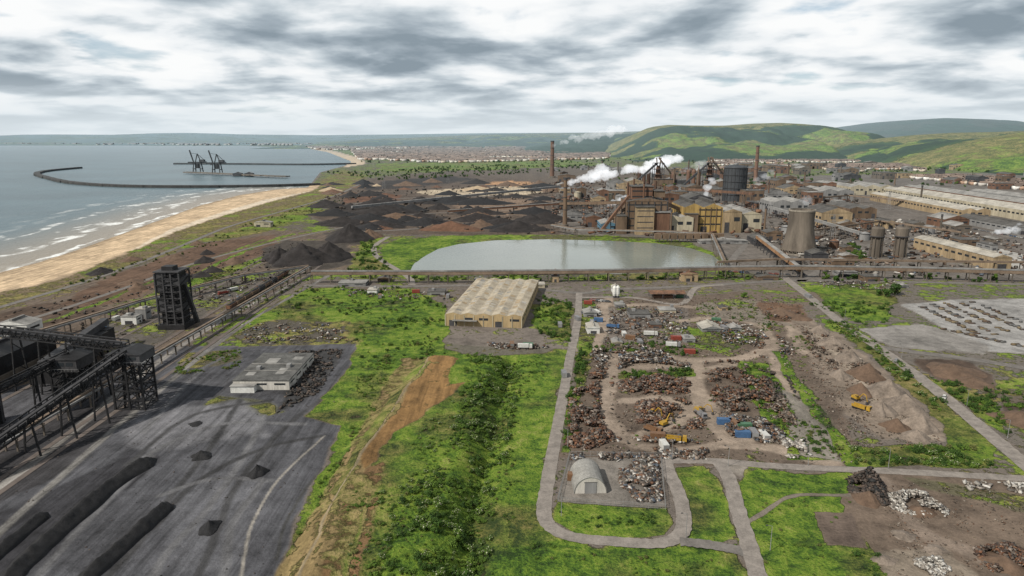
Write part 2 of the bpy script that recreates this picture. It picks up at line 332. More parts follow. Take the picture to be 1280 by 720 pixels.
# ---------------------------------------------------------------- sea and lagoon
def water_mat(name,base,foam,bs,rough=.18,spec=.5):
    m,nt,b,pos=newmat(name)
    n1=noise(nt,scaled(nt,pos,(1,.45,1)),.05,7,.6); n2=noise(nt,pos,.004,4,.5)
    c=mixc(nt,mrange(nt,n2,.38,.62,0,1),base,tuple(x*1.35 for x in base))
    if foam:
        a=N(nt,'ShaderNodeAttribute',attribute_name='Col'); s=N(nt,'ShaderNodeSeparateColor'); nt.links.new(a.outputs['Color'],s.inputs[0]); d=s.outputs[0]
        nb=noise(nt,scaled(nt,pos,(1,.35,1)),.02,7,.62,.5)
        shal=mrange(nt,d,0,.18,1,0,True)
        c=mixc(nt,mth(nt,'MULTIPLY',shal,.9),c,(.25,.205,.15))
        ph=mth(nt,'ADD',mth(nt,'MULTIPLY',d,105.),mth(nt,'MULTIPLY',nb,16.))
        w=mth(nt,'SINE',ph); w=mth(nt,'ADD',w,mth(nt,'MULTIPLY',mth(nt,'SUBTRACT',n1,.5),5.5))
        w=mrange(nt,w,.5,1.5,0,1,True)
        near=mrange(nt,mth(nt,'ADD',d,mth(nt,'MULTIPLY',mth(nt,'SUBTRACT',nb,.5),.3)),.04,.27,1,0,True)
        f=mth(nt,'MULTIPLY',w,near)
        c=mixc(nt,f,c,(.66,.68,.68))
        rr=mrange(nt,f,0,1,rough,.7); nt.links.new(rr,b.inputs['Roughness'])
    else: b.inputs['Roughness'].default_value=rough
    c=paint_haze(nt,c,pos); nt.links.new(c,b.inputs['Base Color']); b.inputs['IOR'].default_value=1.33; b.inputs['Specular IOR Level'].default_value=spec
    bp=N(nt,'ShaderNodeBump'); bp.inputs['Strength'].default_value=bs; bp.inputs['Distance'].default_value=1.6
    n3=noise(nt,scaled(nt,pos,(1,.5,1)),.25,4,.6)
    nt.links.new(mth(nt,'ADD',n1,n3),bp.inputs['Height']); nt.links.new(bp.outputs[0],b.inputs['Normal'])
    return m
def build_sea():
    R,C=400,420
    y=1/np.linspace(1/60.,1/14000.,R); s=np.linspace(0,1,C)**1.6
    Y=np.repeat(y[:,None],C,1); X=-360-s[None,:]*(300+1.3*Y)
    X=np.where(Y>1500,X+120,X)
    X=X.ravel();Y=Y.ravel()
    d=np.clip(sdf_poly(X,Y,SEA)/1000,0,1)
    d=np.where(Y>1660,np.maximum(d,.35),d)
    np_mesh('sea_water',np.stack([X,Y,np.full(len(X),-1.2)],1),gridfaces(R,C),[water_mat('sea_water',(.058,.095,.112),True,.65,.30,.32)],True,{'Col':np.stack([d,d,d],1)})
build_sea()
sheet('lagoon_water',[(-130,600),(330,600),(330,880),(-130,880)],-1.0,water_mat('lagoon_water',(.15,.17,.155),False,.10,.14))
# ---------------------------------------------------------------- roads
ROADM=mat('road_asphalt',(.22,.197,.178),.4,.25,.9)
DARKROAD=mat('old_asphalt',(.15,.138,.128),.4,.2,.9)
def ribbon(name,px,w,m=ROADM,z=.06,world=False):
    P=smooth_path(px if world else GP(px),10); P=np.array(P); t=np.gradient(P,axis=0); t/=np.linalg.norm(t,axis=1)[:,None]+1e-9
    n=np.stack([-t[:,1],t[:,0]],1)
    k=np.arange(len(P)); wob=1+.04*np.sin(k*1.7)+rng.normal(0,.04,len(P))
    L=P+n*(w/2*wob)[:,None]; Rr=P-n*(w/2*wob[::-1])[:,None]
    V=np.concatenate([np.c_[L,np.full(len(P),z)],np.c_[Rr,np.full(len(P),z)]]); q=len(P)
    Fq=np.stack([np.arange(q-1),np.arange(q-1)+q,np.arange(1,q)+q,np.arange(1,q)],1)
    return np_mesh(name,V,Fq,[m])
ribbon('access_road',[(724,366),(722,400),(712,450),(703,500),(693,555),(684,605),(680,640),(688,658),(715,671),(770,677),(822,679),(848,670),(855,650),(848,615),(836,590),(833,578)],5.0)
ribbon('access_road',[(826,576),(860,576),(905,577),(960,582),(1040,586),(1130,590),(1240,596),(1340,602)],4.6,z=.07)
ribbon('access_road',[(850,677),(880,680),(915,686),(935,692)],4.6,DARKROAD,z=.08)
ribbon('access_road',[(898,577),(912,600),(923,640),(936,680),(950,730),(965,790)],5.2,z=.09)
ribbon('main_road',[(978,345),(1000,362),(1030,386),(1060,410),(1100,436),(1150,472),(1200,512),(1245,550),(1275,575),(1340,630)],7,z=.10)
ribbon('main_road',[(1098,434),(1150,441),(1220,450),(1290,462),(1400,482)],7,DARKROAD,z=.08)
ribbon('site_road',[(380,357),(500,358),(620,357),(724,366),(760,362),(860,358),(985,351),(1100,352),(1300,356),(1500,362)],7,DARKROAD,z=.05)
ribbon('site_road',[(724,372),(790,372),(850,380),(870,360),(905,356)],5,z=.055)
ribbon('site_road',[(485,296),(470,306),(468,316),(478,326),(510,346),(515,357)],6,z=.05)
ribbon('coast_road',[(-100,412),(0,384),(100,354),(170,330),(230,306),(290,282),(360,262),(420,244),(450,230)],6,DARKROAD,z=.06)
ribbon('site_road',[(-40,420),(60,392),(150,362),(240,330),(330,306),(420,286),(520,268),(690,262)],5,DARKROAD,z=.05)
for pts in ([(905,336),(940,300),(985,280),(1060,262),(1140,244)],[(1000,352),(1060,320),(1130,290),(1200,276),(1300,262)],[(1130,290),(1200,310),(1300,345)],[(1060,262),(1120,262),(1300,300)],[(690,262),(760,262),(850,250),(960,240),(1100,235)],[(400,262),(480,250),(560,246),(690,246)],[(440,290),(520,286),(620,276),(690,275)]):
    ribbon('plant_road',pts,7,DARKROAD,z=.05)
RAIL=mat('rail_track',(.12,.10,.09),.3,.2)
for x0 in (-176,-183,-199,-206,-236,-243): ribbon('railway_track',[(x0,130),(x0-1,350),(x0-6,700)],2.4,RAIL,z=.12,world=True)
for x0 in (560,575,590): ribbon('railway_track',[(x0-60,640),(x0,800),(x0+120,1500)],3,RAIL,z=.12,world=True)
# ---------------------------------------------------------------- part builder
class Obj:
    def __init__(s,name): s.name=name; s.p={}; s.M=Matrix.Identity(4); s.sc=1.
    def at(s,x,y,z=0,rot=0,sc=1.): s.M=Matrix.Translation((x,y,z))@Matrix.Rotation(rot,4,'Z')@Matrix.Scale(sc,4); return s
    def part(s,n,m): return s.p.setdefault(n,([],[],m))
    def poly(s,n,m,V,Fc):
        v,f,_=s.part(n,m); o=len(v); v.extend(V); f.extend([tuple(i+o for i in q) for q in Fc])
    def box(s,n,m,x0,x1,y0,y1,z0,z1,t=0):
        V=[(x0,y0,z0),(x1,y0,z0),(x1,y1,z0),(x0,y1,z0),(x0+t,y0+t,z1),(x1-t,y0+t,z1),(x1-t,y1-t,z1),(x0+t,y1-t,z1)]
        s.poly(n,m,V,[(3,2,1,0),(4,5,6,7),(0,1,5,4),(1,2,6,5),(2,3,7,6),(3,0,4,7)])
    def beam(s,n,m,a,b,w,h=None):
        a=Vector(a);b=Vector(b);h=h or w; d=(b-a)
        if d.length<1e-6: return
        d.normalize(); up=Vector((0,0,1)) if abs(d.z)<.95 else Vector((0,1,0))
        r=d.cross(up).normalized()*w/2; u=r.cross(d).normalized()*h/2
        V=[tuple(p+q) for p in (a,b) for q in (-r-u,r-u,r+u,-r+u)]
        s.poly(n,m,V,[(3,2,1,0),(4,5,6,7),(0,1,5,4),(1,2,6,5),(2,3,7,6),(3,0,4,7)])
    def lathe(s,n,m,prof,x=0,y=0,seg=20,cap=True):
        V=[(x+r*math.cos(a),y+r*math.sin(a),z) for r,z in prof for a in [2*math.pi*i/seg for i in range(seg)]]
        Fc=[(k*seg+i,k*seg+(i+1)%seg,(k+1)*seg+(i+1)%seg,(k+1)*seg+i) for k in range(len(prof)-1) for i in range(seg)]
        if cap: Fc.append(tuple((len(prof)-1)*seg+i for i in range(seg)))
        s.poly(n,m,V,Fc)
    def gable(s,n,m,x0,x1,y0,y1,z,h,over=.4,along='y',th=.3):
        if along=='y':
            xm=(x0+x1)/2; V=[(x0-over,y0-over,z),(xm,y0-over,z+h),(x1+over,y0-over,z),(x0-over,y1+over,z),(xm,y1+over,z+h),(x1+over,y1+over,z)]
        else:
            ym=(y0+y1)/2; V=[(x0-over,y1+over,z),(x0-over,ym,z+h),(x0-over,y0-over,z),(x1+over,y1+over,z),(x1+over,ym,z+h),(x1+over,y0-over,z)]
        s.poly(n,m,V,[(0,1,4,3),(1,2,5,4)])
        s.poly(n+'_ends',s.endm,V,[(0,2,1),(3,4,5)])
    def done(s):
        ps=s.p; root=None
        if len(ps)>1:
            root=bpy.data.objects.new(s.name,None); scene.collection.objects.link(root); root.matrix_world=s.M
        for n,(v,f,m) in ps.items():
            nm=n if root else s.name
            me=bpy.data.meshes.new(nm); me.from_pydata(v,[],f); me.materials.append(m); me.update()
            o=bpy.data.objects.new(nm,me); scene.collection.objects.link(o)
            if root: o.parent=root
            else: o.matrix_world=s.M
        return root
# palette
WIN=mat('window_glass',(.03,.035,.04),.3,1,.25)
CREAM=mat('cream_cladding',(.40,.36,.27),.4,.08,.7,streak=True)
TAN=mat('tan_cladding',(.33,.25,.155),.45,.1,.8,streak=True)
YEL=mat('yellow_cladding',(.38,.26,.095),.55,.08,.8,streak=True)
BRN=mat('brown_cladding',(.15,.105,.072),.5,.06,.85,streak=True)
BRN2=mat('red_brown_cladding',(.16,.09,.06),.5,.06,.85,streak=True)
GRY=mat('grey_cladding',(.22,.22,.22),.4,.08,.8,streak=True)
DGRY=mat('dark_steel',(.055,.055,.06),.5,.12,.75)
BLK=mat('black_steel',(.02,.02,.022),.5,.3,.6)
BLUE=mat('blue_cladding',(.09,.19,.27),.4,.1,.7)
ROOFG=mat('grey_sheet_roof',(.24,.235,.225),.5,.06,.8)
ROOFD=mat('dark_sheet_roof',(.09,.087,.083),.5,.06,.85)
ROOFL=mat('pale_sheet_roof',(.36,.34,.30),.45,.05,.8)
CONC=mat('concrete',(.28,.25,.21),.4,.06,.9,streak=True)
DCONC=mat('weathered_concrete',(.135,.115,.095),.5,.05,.9,streak=True)
WHT=mat('white_paint',(.6,.6,.58),.25,.3,.5)
RUST=rust()
PIPE=mat('rusty_pipe',(.18,.135,.10),.45,.1,.8)
def shed(name,x,y,w,d,h,wall=GRY,roof=ROOFG,rot=0,rh=None,along='y',bays=1,win=True,z=0):
    o=Obj(name).at(x,y,z,rot); o.endm=wall; rh=rh if rh is not None else min(w,d)/bays*.16
    o.box('walls',wall,-w/2,w/2,-d/2,d/2,-.5,h)
    if rh==0:
        o.box('roof',roof,-w/2-.2,w/2+.2,-d/2-.2,d/2+.2,h+.003,h+.5)
        for i in range(max(1,int(w*d/500))):
            a=random.uniform(-w*.4,w*.4);b=random.uniform(-d*.4,d*.4); o.box('roof_vents',GRY,a-1,a+1,b-1.5,b+1.5,h+.5,h+2)
    else:
        for b in range(bays):
            if along=='y': o.gable('roof',roof,-w/2+w*b/bays,-w/2+w*(b+1)/bays,-d/2,d/2,h+.003,rh,over=.0 if bays>1 else .4)
            else: o.gable('roof',roof,-w/2,w/2,-d/2+d*b/bays,-d/2+d*(b+1)/bays,h+.003,rh,over=.0 if bays>1 else .4,along='x')
        if along=='y' and bays==1: o.box('ridge_vent',roof,-w*.04,w*.04,-d*.42,d*.42,h+rh*.9,h+rh+1)
    if win:
        n=max(1,int(w/9))
        for i in range(n):
            a=-w/2+(i+.5)*w/n
            if i%3==0: o.box('doors',DGRY,a-w/n*.25,a+w/n*.25,-d/2-.06,-d/2+.1,0,h*.5)
            else: o.box('windows',WIN,a-w/n*.3,a+w/n*.3,-d/2-.06,-d/2+.1,h*.55,h*.75)
        n=max(1,int(d/10))
        for i in range(n):
            a=-d/2+(i+.5)*d/n
            for sx in (-1,1): o.box('windows',WIN,sx*w/2-.06,sx*w/2+.06,a-d/n*.3,a+d/n*.3,h*.55,h*.72)
    return o
def shedpx(name,px,py,wpx,hpx,depth,wall,roof,**k):
    x,y=G(px,py); m=M(py); return shed(name,x,y+depth/2,wpx*m,depth,hpx*m,wall,roof,**k)
# ---- steelworks
def steel_plant():
    x,y=G(812,293); o=Obj('steel_plant_building').at(x,y); o.endm=BRN
    o.box('main_hall',BRN,-28,24,8,60,0,40); o.gable('main_roof',ROOFD,-28,24,8,60,40.01,4)
    o.box('tall_block',BRN2,-20,6,22,48,40.1,57); o.box('tall_block_roof',ROOFD,-21,7,21,49,57.01,58)
    o.box('tower',BRN,8,20,14,40,44.6,52); o.box('tower_roof',ROOFD,7,21,13,41,52.01,52.8)
    o.box('front_bay',TAN,-18,4,-4,7.9,0,34); o.box('front_roof',ROOFD,-19,5,-5,7.8,34.01,35)
    o.box('side_bay',BRN2,5,24,-1,7.9,0,27); o.box('side_roof',GRY,4.5,25,-2,7.8,27.01,28)
    o.box('low_bay',BRN,-40,-28.1,4,40,0,22); o.box('low_bay_roof',ROOFD,-40.5,-28.1,3.5,40.5,22.01,23)
    for zz in (9,18,27,35,44,51):
        o.box('window_bands',WIN,-27.9 if zz<40 else -19.5,23 if zz<40 else 5.5,(7.9 if zz<40 else 21.9),(8.1 if zz<40 else 22.1),zz,zz+1.6)
    for zz in (8,15,22,29): o.box('louvres',DGRY,-17,3,-4.08,-3.9,zz,zz+1.2)
    for i in range(7):
        a=-26+i*8; o.beam('columns',DGRY,(a,7.6,0),(a,7.6,40),.9)
    for a,b,hh,r in ((-24,30,62,1.4),(-14,44,66,1.2),(14,44,63,1.6),(-6,18,61,1.),(20,20,58,1)):
        o.lathe('vent_stacks',RUST,[(r,40),(r,hh)],a,b,10)
    o.beam('skip_incline',RUST,(-60,10,2),(-24,20,46),4,3); 
    for k in range(5): o.beam('incline_trestle',DGRY,(-54+k*7,11+k*2,0),(-54+k*7,11+k*2,5+k*9),1)
    o.beam('duct',PIPE,(24,30,36),(48,40,26),4); o.beam('duct',PIPE,(-28,20,30),(-44,36,14),3)
    o.done()
    shedpx('rolling_shed',850,292,32,20,50,CREAM,ROOFG,bays=2).done()
    x,y=G(878,291); o=Obj('casting_hall').at(x,y); o.endm=YEL
    o.box('walls',YEL,-24,24,0,70,0,32); o.gable('roof',ROOFD,-24,0,0,70,32.01,5,0); o.gable('roof',ROOFD,0,24,0,70,32.01,5,0)
    o.box('annex',BRN,-24,-8,-6,-.1,0,24); o.box('annex_roof',ROOFD,-24.5,-7.5,-6.5,-.1,24.01,25)
    for zz in (10,20,28): o.box('window_bands',WIN,-6,23,-.08,.1,zz,zz+1.8)
    for a in (-5,2,9,16,22): o.beam('columns',BRN,(a,-.5,0),(a,-.5,32),.7)
    o.box('doors',DGRY,-3,5,-.1,.1,0,8); o.box('roof_monitor',ROOFD,-14,-10,5,65,34,40); o.box('roof_monitor',YEL,10,14,5,65,34,40)
    o.done()
    shedpx('slab_hall',914,291,24,26,70,TAN,ROOFG).done()
    shedpx('slab_hall',938,290,26,22,90,CREAM,ROOFG).done()
    shedpx('blue_shed',770,290,38,10,40,BLUE,ROOFG,bays=2).done()
    shedpx('store_shed',742,284,20,12,30,BRN2,ROOFD).done()
    shedpx('store_shed',716,276,26,7,30,GRY,ROOFD).done()
    shedpx('store_shed',905,305,60,4,12,GRY,ROOFG).done()
    shedpx('store_shed',968,300,20,9,20,BRN,ROOFD).done()
    shedpx('engine_house',988,268,44,15,60,GRY,ROOFG,bays=2).done()
    shedpx('mill_shed',1045,284,38,18,60,TAN,ROOFD).done()
    x,y=G(860,303); o=Obj('hopper_row').at(x,y)
    for i in range(9):
        o.box('bins',BRN,-38+i*9,-31+i*9,0,6,4,10); o.box('legs',DGRY,-37+i*9,-36.4+i*9,.5,1.1,0,4); o.box('legs',DGRY,-33+i*9,-32.4+i*9,.5,1.1,0,4)
    o.done()
steel_plant()
def chimney(px,py,toppy,r,m=BRN,bands=True):
    x,y=G(px,py); h=(py-toppy)*M(py); o=Obj('chimney').at(x,y)
    o.lathe('shaft',m,[(r*1.25,0),(r*1.05,h*.3),(r*.9,h)],seg=20)
    o.lathe('rim',DGRY,[(r*.9,h-3),(r*1.03,h-2.9),(r*1.03,h+.3),(r*.6,h+.35)],seg=20)
    o.lathe('base',DCONC,[(r*2,0),(r*1.9,4),(r*1.2,4.2)],seg=20)
    if bands: 
        for k in (.35,.6,.8): o.lathe('bands',DGRY,[(r*1.03,h*k),(r*1.08,h*k+.1),(r*1.08,h*k+1),(r*.98,h*k+1.1)],seg=20)
    o.done()
chimney(690,222,177,5.5,BRN2); chimney(706,284,223,2.6,BRN); chimney(944,228,183,4.4,BRN2)
for a in ((735,226,207,2),(752,228,200,1.6),(772,222,203,2),(860,224,200,1.8),(872,236,205,2),(886,232,198,1.6),(967,238,212,2),(984,226,204,2.2),(1150,256,232,1.6),(1005,232,214,1.5),(842,232,210,2),(960,250,226,1.2),(1062,240,222,1.3),(838,296,262,1.1),(955,292,258,1.2),(1175,290,268,1.2),(1050,224,206,2),(1118,232,216,1.5)): chimney(*a,m=random.choice([BRN,DCONC,RUST]),bands=False)
x,y=G(917,251); o=Obj('gas_holder').at(x,y)
GH=mat('gas_holder_steel',(.05,.055,.062),.4,.05,.6,streak=True)
o.lathe('shell',GH,[(21,0),(21,62),(19,64),(0.5,68)],seg=32)
for zz in (12,24,36,48,61): o.lathe('walkways',DGRY,[(21.05,zz),(22.0,zz+.1),(22.0,zz+.7),(21.05,zz+.8)],seg=32,cap=False)
for i in range(20):
    a=i*math.pi/10; o.beam('ribs',DGRY,(21.3*math.cos(a),21.3*math.sin(a),0),(21.3*math.cos(a),21.3*math.sin(a),62),.5)
o.lathe('top_cap',GRY,[(4,66),(4,69),(1,70)],seg=12); o.done()
x,y=G(1006,319); o=Obj('cooling_tower').at(x,y+16)
def hyp(z): return 12.6*math.sqrt(1+((z-36)/33.)**2)
prof=[(hyp(z),z) for z in np.linspace(3.5,45,16)]
o.lathe('shell',DCONC,prof+[(prof[-1][0]-.8,45)]+[(r-.8,z) for r,z in prof[::-1]],seg=40,cap=False)
o.lathe('rim',CONC,[(hyp(43.4)+.1,43.4),(hyp(44)+.3,43.6),(hyp(45)+.3,45.3),(hyp(45)-.9,45.3)],seg=40,cap=False)
o.lathe('basin',CONC,[(21,0),(21,1.2),(20,1.2),(20,.6)],seg=40); 
for i in range(28):
    a=i*2*math.pi/28
    for c in (a+.11,a-.11): o.beam('legs',DCONC,(19.2*math.cos(a),19.2*math.sin(a),1),(hyp(3.6)*math.cos(c),hyp(3.6)*math.sin(c),3.8),.6)
o.done()
for px in (1094,1124):
    x,y=G(px,321); o=Obj('water_tower').at(x,y)
    o.lathe('shaft',DCONC,[(4.6,0),(4.4,19),(5.6,21)],seg=20,cap=False)
    o.lathe('tank',DCONC,[(5.6,21),(6.2,21.3),(6.2,29),(5,30.2),(.3,31)],seg=20)
    o.lathe('gallery',DGRY,[(6.25,20.6),(6.9,20.7),(6.9,21.4),(6.25,21.5)],seg=20,cap=False)
    for i in range(8):
        a=i*math.pi/4; o.beam('legs',DCONC,(6*math.cos(a),6*math.sin(a),0),(5.6*math.cos(a),5.6*math.sin(a),21),.6)
    o.lathe('roof_lamp',DGRY,[(1,31),(1,33)],seg=8); o.done()
def furnace(px,py,s=1.):
    x,y=G(px,py); o=Obj('blast_furnace').at(x,y); 
    o.lathe('stack',RUST,[(8*s,0),(9*s,14*s),(7*s,20*s),(5*s,42*s),(3*s,46*s)],seg=16)
    for a,b in ((-1,-1),(1,-1),(1,1),(-1,1)):
        o.beam('frame',DGRY,(a*11*s,b*11*s,0),(a*11*s,b*11*s,52*s),1.2)
    for zz in (14,26,38,52):
        for a,b,c,d in ((-1,-1,1,-1),(1,-1,1,1),(1,1,-1,1),(-1,1,-1,-1)): o.beam('frame',DGRY,(a*11*s,b*11*s,zz*s),(c*11*s,d*11*s,zz*s),1)
        o.box('platforms',BRN,-10*s,10*s,-10*s,10*s,zz*s-.4,zz*s-.1)
    o.beam('uptake',PIPE,(-3*s,0,44*s),(-5*s,0,64*s),2.4*s); o.beam('uptake',PIPE,(3*s,0,44*s),(5*s,0,64*s),2.4*s)
    o.beam('downcomer',PIPE,(0,0,64*s),(34*s,6,24*s),3*s)
    o.lathe('dust_catcher',RUST,[(3*s,6*s),(7*s,13*s),(7*s,26*s),(2*s,32*s)],36*s,6,14)
    o.beam('skip_bridge',DGRY,(-60*s,-8,2),(-3*s,0,52*s),4*s)
    for i in range(3): o.lathe('hot_stoves',BRN2,[(4.5*s,0),(4.5*s,32*s),(3.5*s,35*s),(.5,37*s)],-18*s-i*11*s,20*s,14)
    o.box('cast_house',BRN,-14*s,30*s,-24*s,-12*s,0,16*s); o.box('cast_house_roof',ROOFD,-15*s,31*s,-25*s,-12*s,16*s+.01,17*s)
    o.done()
furnace(822,232,1.05); furnace(886,234,1.1)
for nm,x,y,w,d,h,wm,rm,b in (('long_mill_shed',770,1190,46,430,15,CREAM,ROOFL,2),('long_mill_shed',690,1150,40,300,13,TAN,ROOFL,2),('long_mill_shed',850,1230,42,500,14,BRN2,ROOFG,2),
     ('long_mill_shed',445,672,17,125,12,TAN,ROOFL,1),('mill_shed',745,1480,90,120,16,CREAM,ROOFG,3),('mill_shed',610,1330,60,90,18,GRY,ROOFG,2),
     ('mill_shed',520,1050,40,80,14,BRN,ROOFD,2),('mill_shed',935,1180,40,420,12,GRY,ROOFG,2),('mill_shed',640,900,26,120,9,GRY,ROOFD,1)):
    shed(nm,x,y,w,d,h,wm,rm,bays=b,rot=-.06 if x>600 and d>250 else 0).done()
sheet('concrete_apron',[(462,610),(520,600),(530,730),(466,740)],.15,mat('apron_concrete',(.34,.33,.31),.3,.05,.9))
regions=[([(700,238),(880,232),(1060,236),(1060,262),(960,268),(850,262),(700,272)],70),([(1030,280),(1140,300),(1240,318),(1300,300),(1140,275)],16),
         ([(940,300),(1090,318),(1090,340),(960,340)],14),([(690,212),(1060,210),(1120,232),(700,232)],60),([(1060,205),(1320,212),(1320,245),(1080,228)],26)]
def rnd_in(P,n):
    P=np.array(P); out=[]
    while len(out)<n:
        q=rng.uniform(P.min(0),P.max(0),(max(64,n*3),2)); d=sdf_poly(q[:,0],q[:,1],P); out+=list(q[d>0])
    return np.array(out[:n])
keep=[(G(812,293),70),(G(878,291),60),(G(1006,319),45),(G(917,251),50),(G(822,232),60),(G(886,234),60),(G(938,290),70),(G(988,268),70),(G(1094,321),14),(G(1124,321),14)]
used=[]
for P,n in regions:
    for x,y in rnd_in(GP(P),n*2)[:n]:
        if any((x-k[0][0])**2+(y-k[0][1]-20)**2<k[1]**2 for k in keep): continue
        s=1 if y<1100 else 1.5
        w=random.uniform(10,34)*s; d=random.uniform(12,40)*s; h=random.uniform(5,16)*s*(1 if y>800 else .6)
        if y<800: w*=.7;d*=.6
        if any(abs(x-u[0])<(w+u[2])/2+3 and abs(y-u[1])<(d+u[3])/2+3 for u in used): continue
        if 640<x<960 and 980<y<1440: continue
        if 425<x<465 and 600<y<740: continue
        used.append((x,y,w,d))
        shed('plant_building',x,y,w,d,h,random.choice([BRN,BRN2,GRY,BRN,TAN,DGRY,DCONC]),random.choice([ROOFG,ROOFD,ROOFD,ROOFD]),rh=random.choice([0,None,None])).done()
for px,py,r,h in ((1010,232,9,12),(1022,234,9,12),(1035,232,8,10),(760,252,8,14),(774,254,8,14),(1160,292,7,9),(1080,300,6,8),(722,248,7,12),(982,292,6,9),(1042,310,5,8)):
    x,y=G(px,py); o=Obj('storage_tank').at(x,y); o.lathe('shell',random.choice([GRY,CREAM,RUST]),[(r,0),(r,h),(r*.5,h+1.2),(.2,h+1.8)],seg=20)
    o.lathe('rim',DGRY,[(r+.05,h-.8),(r+.3,h-.7),(r+.3,h+.1),(r-.2,h+.12)],seg=20,cap=False); o.beam('ladder',DGRY,(r+.3,0,0),(r+.3,0,h+1),.5); o.done()
# ---- galleries / pipe bridges
def gallery(name,a,b,w,h,m,step=14,legs=True,roof=None,leg=.6):
    a=Vector(a);b=Vector(b);L=(b-a).length; o=Obj(name); o.beam('duct_body',m,a,b,w,h)
    if roof: 
        up=Vector((0,0,h/2+.12)); o.beam('roof',roof,a+up,b+up,w+.4,.2)
    n=max(2,int(L/step)); side=(b-a).cross(Vector((0,0,1))).normalized()*w*.45
    for i in range(n+1):
        p=a.lerp(b,i/n)
        if legs and p.z-h/2>1.5:
            for s in (-1,1): o.beam('trestles',DGRY,(p+side*s*1.4).to_2d().to_3d(),p+side*s-Vector((0,0,h/2)),leg)
            q=p.z-h/2; o.beam('bracing',DGRY,Vector((*(p+side*1.4).xy,0)),Vector((*(p-side).xy,q)),leg*.5); o.beam('bracing',DGRY,Vector((*(p-side*1.4).xy,0)),Vector((*(p+side).xy,q)),leg*.5)
    o.done()
def pipebridge(name,pts,z,offs,r=.9,step=16,m=PIPE):
    o=Obj(name)
    for (a,b) in zip(pts[:-1],pts[1:]):
        a3=Vector((*a,z));b3=Vector((*b,z)); d=(b3-a3); L=d.length; d.normalize(); s=d.cross(Vector((0,0,1)))
        for k,(of,dz) in enumerate(offs):
            o.beam('pipes' if k%2 else 'main_pipe',m if k%2==0 else GRY,a3+s*of+Vector((0,0,dz)),b3+s*of+Vector((0,0,dz)),r*(2 if k==0 else 1.2))
        n=max(1,int(L/step))
        for i in range(n+1):
            p=a3.lerp(b3,i/n)
            for q in (-1,1): o.beam('supports',DCONC,Vector((*(p+s*2.4*q).xy,0)),p+s*2.4*q,.6)
            o.beam('cross_beams',DCONC,p-s*3,p+s*3,.6)
    o.done()
P1=[G(390,354),G(560,354),G(760,352),G(905,348),G(1000,347),G(1130,349),G(1400,356)]
pipebridge('pipe_bridge',P1,7,[(0,1.6),(-1.8,1),(1.8,1),(0,3.4)],1.0)
pipebridge('pipe_bridge',[(G(900,345)[0],595),(G(980,342)[0],610),(G(1160,345)[0],600),(G(1400,350)[0],590)],9,[(0,1.6),(-1.6,1)],.9,20)
pipebridge('pipe_bridge',[(-182,600),(-186,480),(-190,380),(-194,260),(-200,130)],5,[(0,1.),(-1.4,.6)],.7,14)
pipebridge('pipe_bridge',[(-182,600),(-225,560),(-262,470),(-285,380),(-310,250)],5,[(0,1.2),(-1.5,.8)],.9,14)
pipebridge('pipe_bridge',[G(905,338),G(890,302),G(840,299),G(720,296),G(690,290)],8,[(0,1.4),(-1.6,1)],.9,22)
pipebridge('pipe_bridge',[G(1000,300),G(1100,285),G(1200,300)],8,[(0,1.4),(-1.6,1)],.9,22)
pipebridge('pipe_bridge',[G(950,262),G(1060,252),G(1160,262)],10,[(0,1.4),(-1.6,1)],1.2,26)
gallery('conveyor_gallery',(*G(1000,347),7),(*G(946,308),11),4,3.4,mat('orange_cladding',(.30,.17,.09),.45,.1),roof=ROOFG)
gallery('conveyor_gallery',(*G(700,262),10),(*G(790,285),34),5,4,BRN,roof=ROOFD,step=20)
gallery('conveyor_gallery',(*G(560,268),5),(*G(700,262),10),4,3,BRN2,roof=ROOFG,step=25)
gallery('conveyor_gallery',(*G(960,270),14),(*G(1075,300),8),4,3,GRY,roof=ROOFG,step=20)
gallery('conveyor_gallery',(*G(860,250),20),(*G(940,262),26),5,4,RUST,step=22)
gallery('conveyor_gallery',(*G(440,262),4),(*G(700,240),12),5,4,GRY,step=40)
x,y=G(694,352); o=Obj('pump_house').at(x,y); o.box('walls',TAN,-3,3,-3,3,0,5); o.box('roof',ROOFD,-3.4,3.4,-3.4,3.4,5.01,5.6); o.lathe('tank',RUST,[(1.6,5.6),(1.6,10),(.4,11)],seg=12); o.box('door',DGRY,-1,1,-3.07,-2.9,0,2.6); o.done()
shed('station_house',*G(860,350),14,10,6,TAN,BRN2).done()
# ---- brick warehouse with multi-bay roof
WR=mat('patched_asbestos_roof',(.36,.32,.25),.5,.16,.85,col2=(.20,.17,.13))
o=shed('warehouse',-11,478,50,112,7.6,mat('ochre_brick_wall',(.36,.27,.15),.35,.15,.85,streak=True),WR,bays=5,rh=1.3,rot=-.13)
for b in range(5):
    for i in range(18):
        for sd in (0,1):
            if random.random()<.45:
                xx=-25+b*10+(1.2 if sd==0 else 5.6); yy=-54+i*6.1; k=random.choice([ROOFL,ROOFL,ROOFG,TAN,TAN]); sl=.26; yl=random.uniform(2,5)
                za=7.6+((xx+25-b*10)*sl if sd==0 else (10-(xx+25-b*10))*sl)+.06; zb=7.6+((xx+3+25-b*10)*sl if sd==0 else (10-(xx+3+25-b*10))*sl)+.06
                o.poly('roof_sheets_'+k.name,k,[(xx,yy,za),(xx+3,yy,zb),(xx+3,yy+yl,zb),(xx,yy+yl,za)],[(0,1,2,3)])
for i in range(9): o.box('piers',CREAM,-25+i*6.2-.25,-25+i*6.2+.25,-56.3,-56.05,0,7.4)
o.box('canopy',ROOFG,-20,-4,-59,-56.1,4,4.3); o.done()
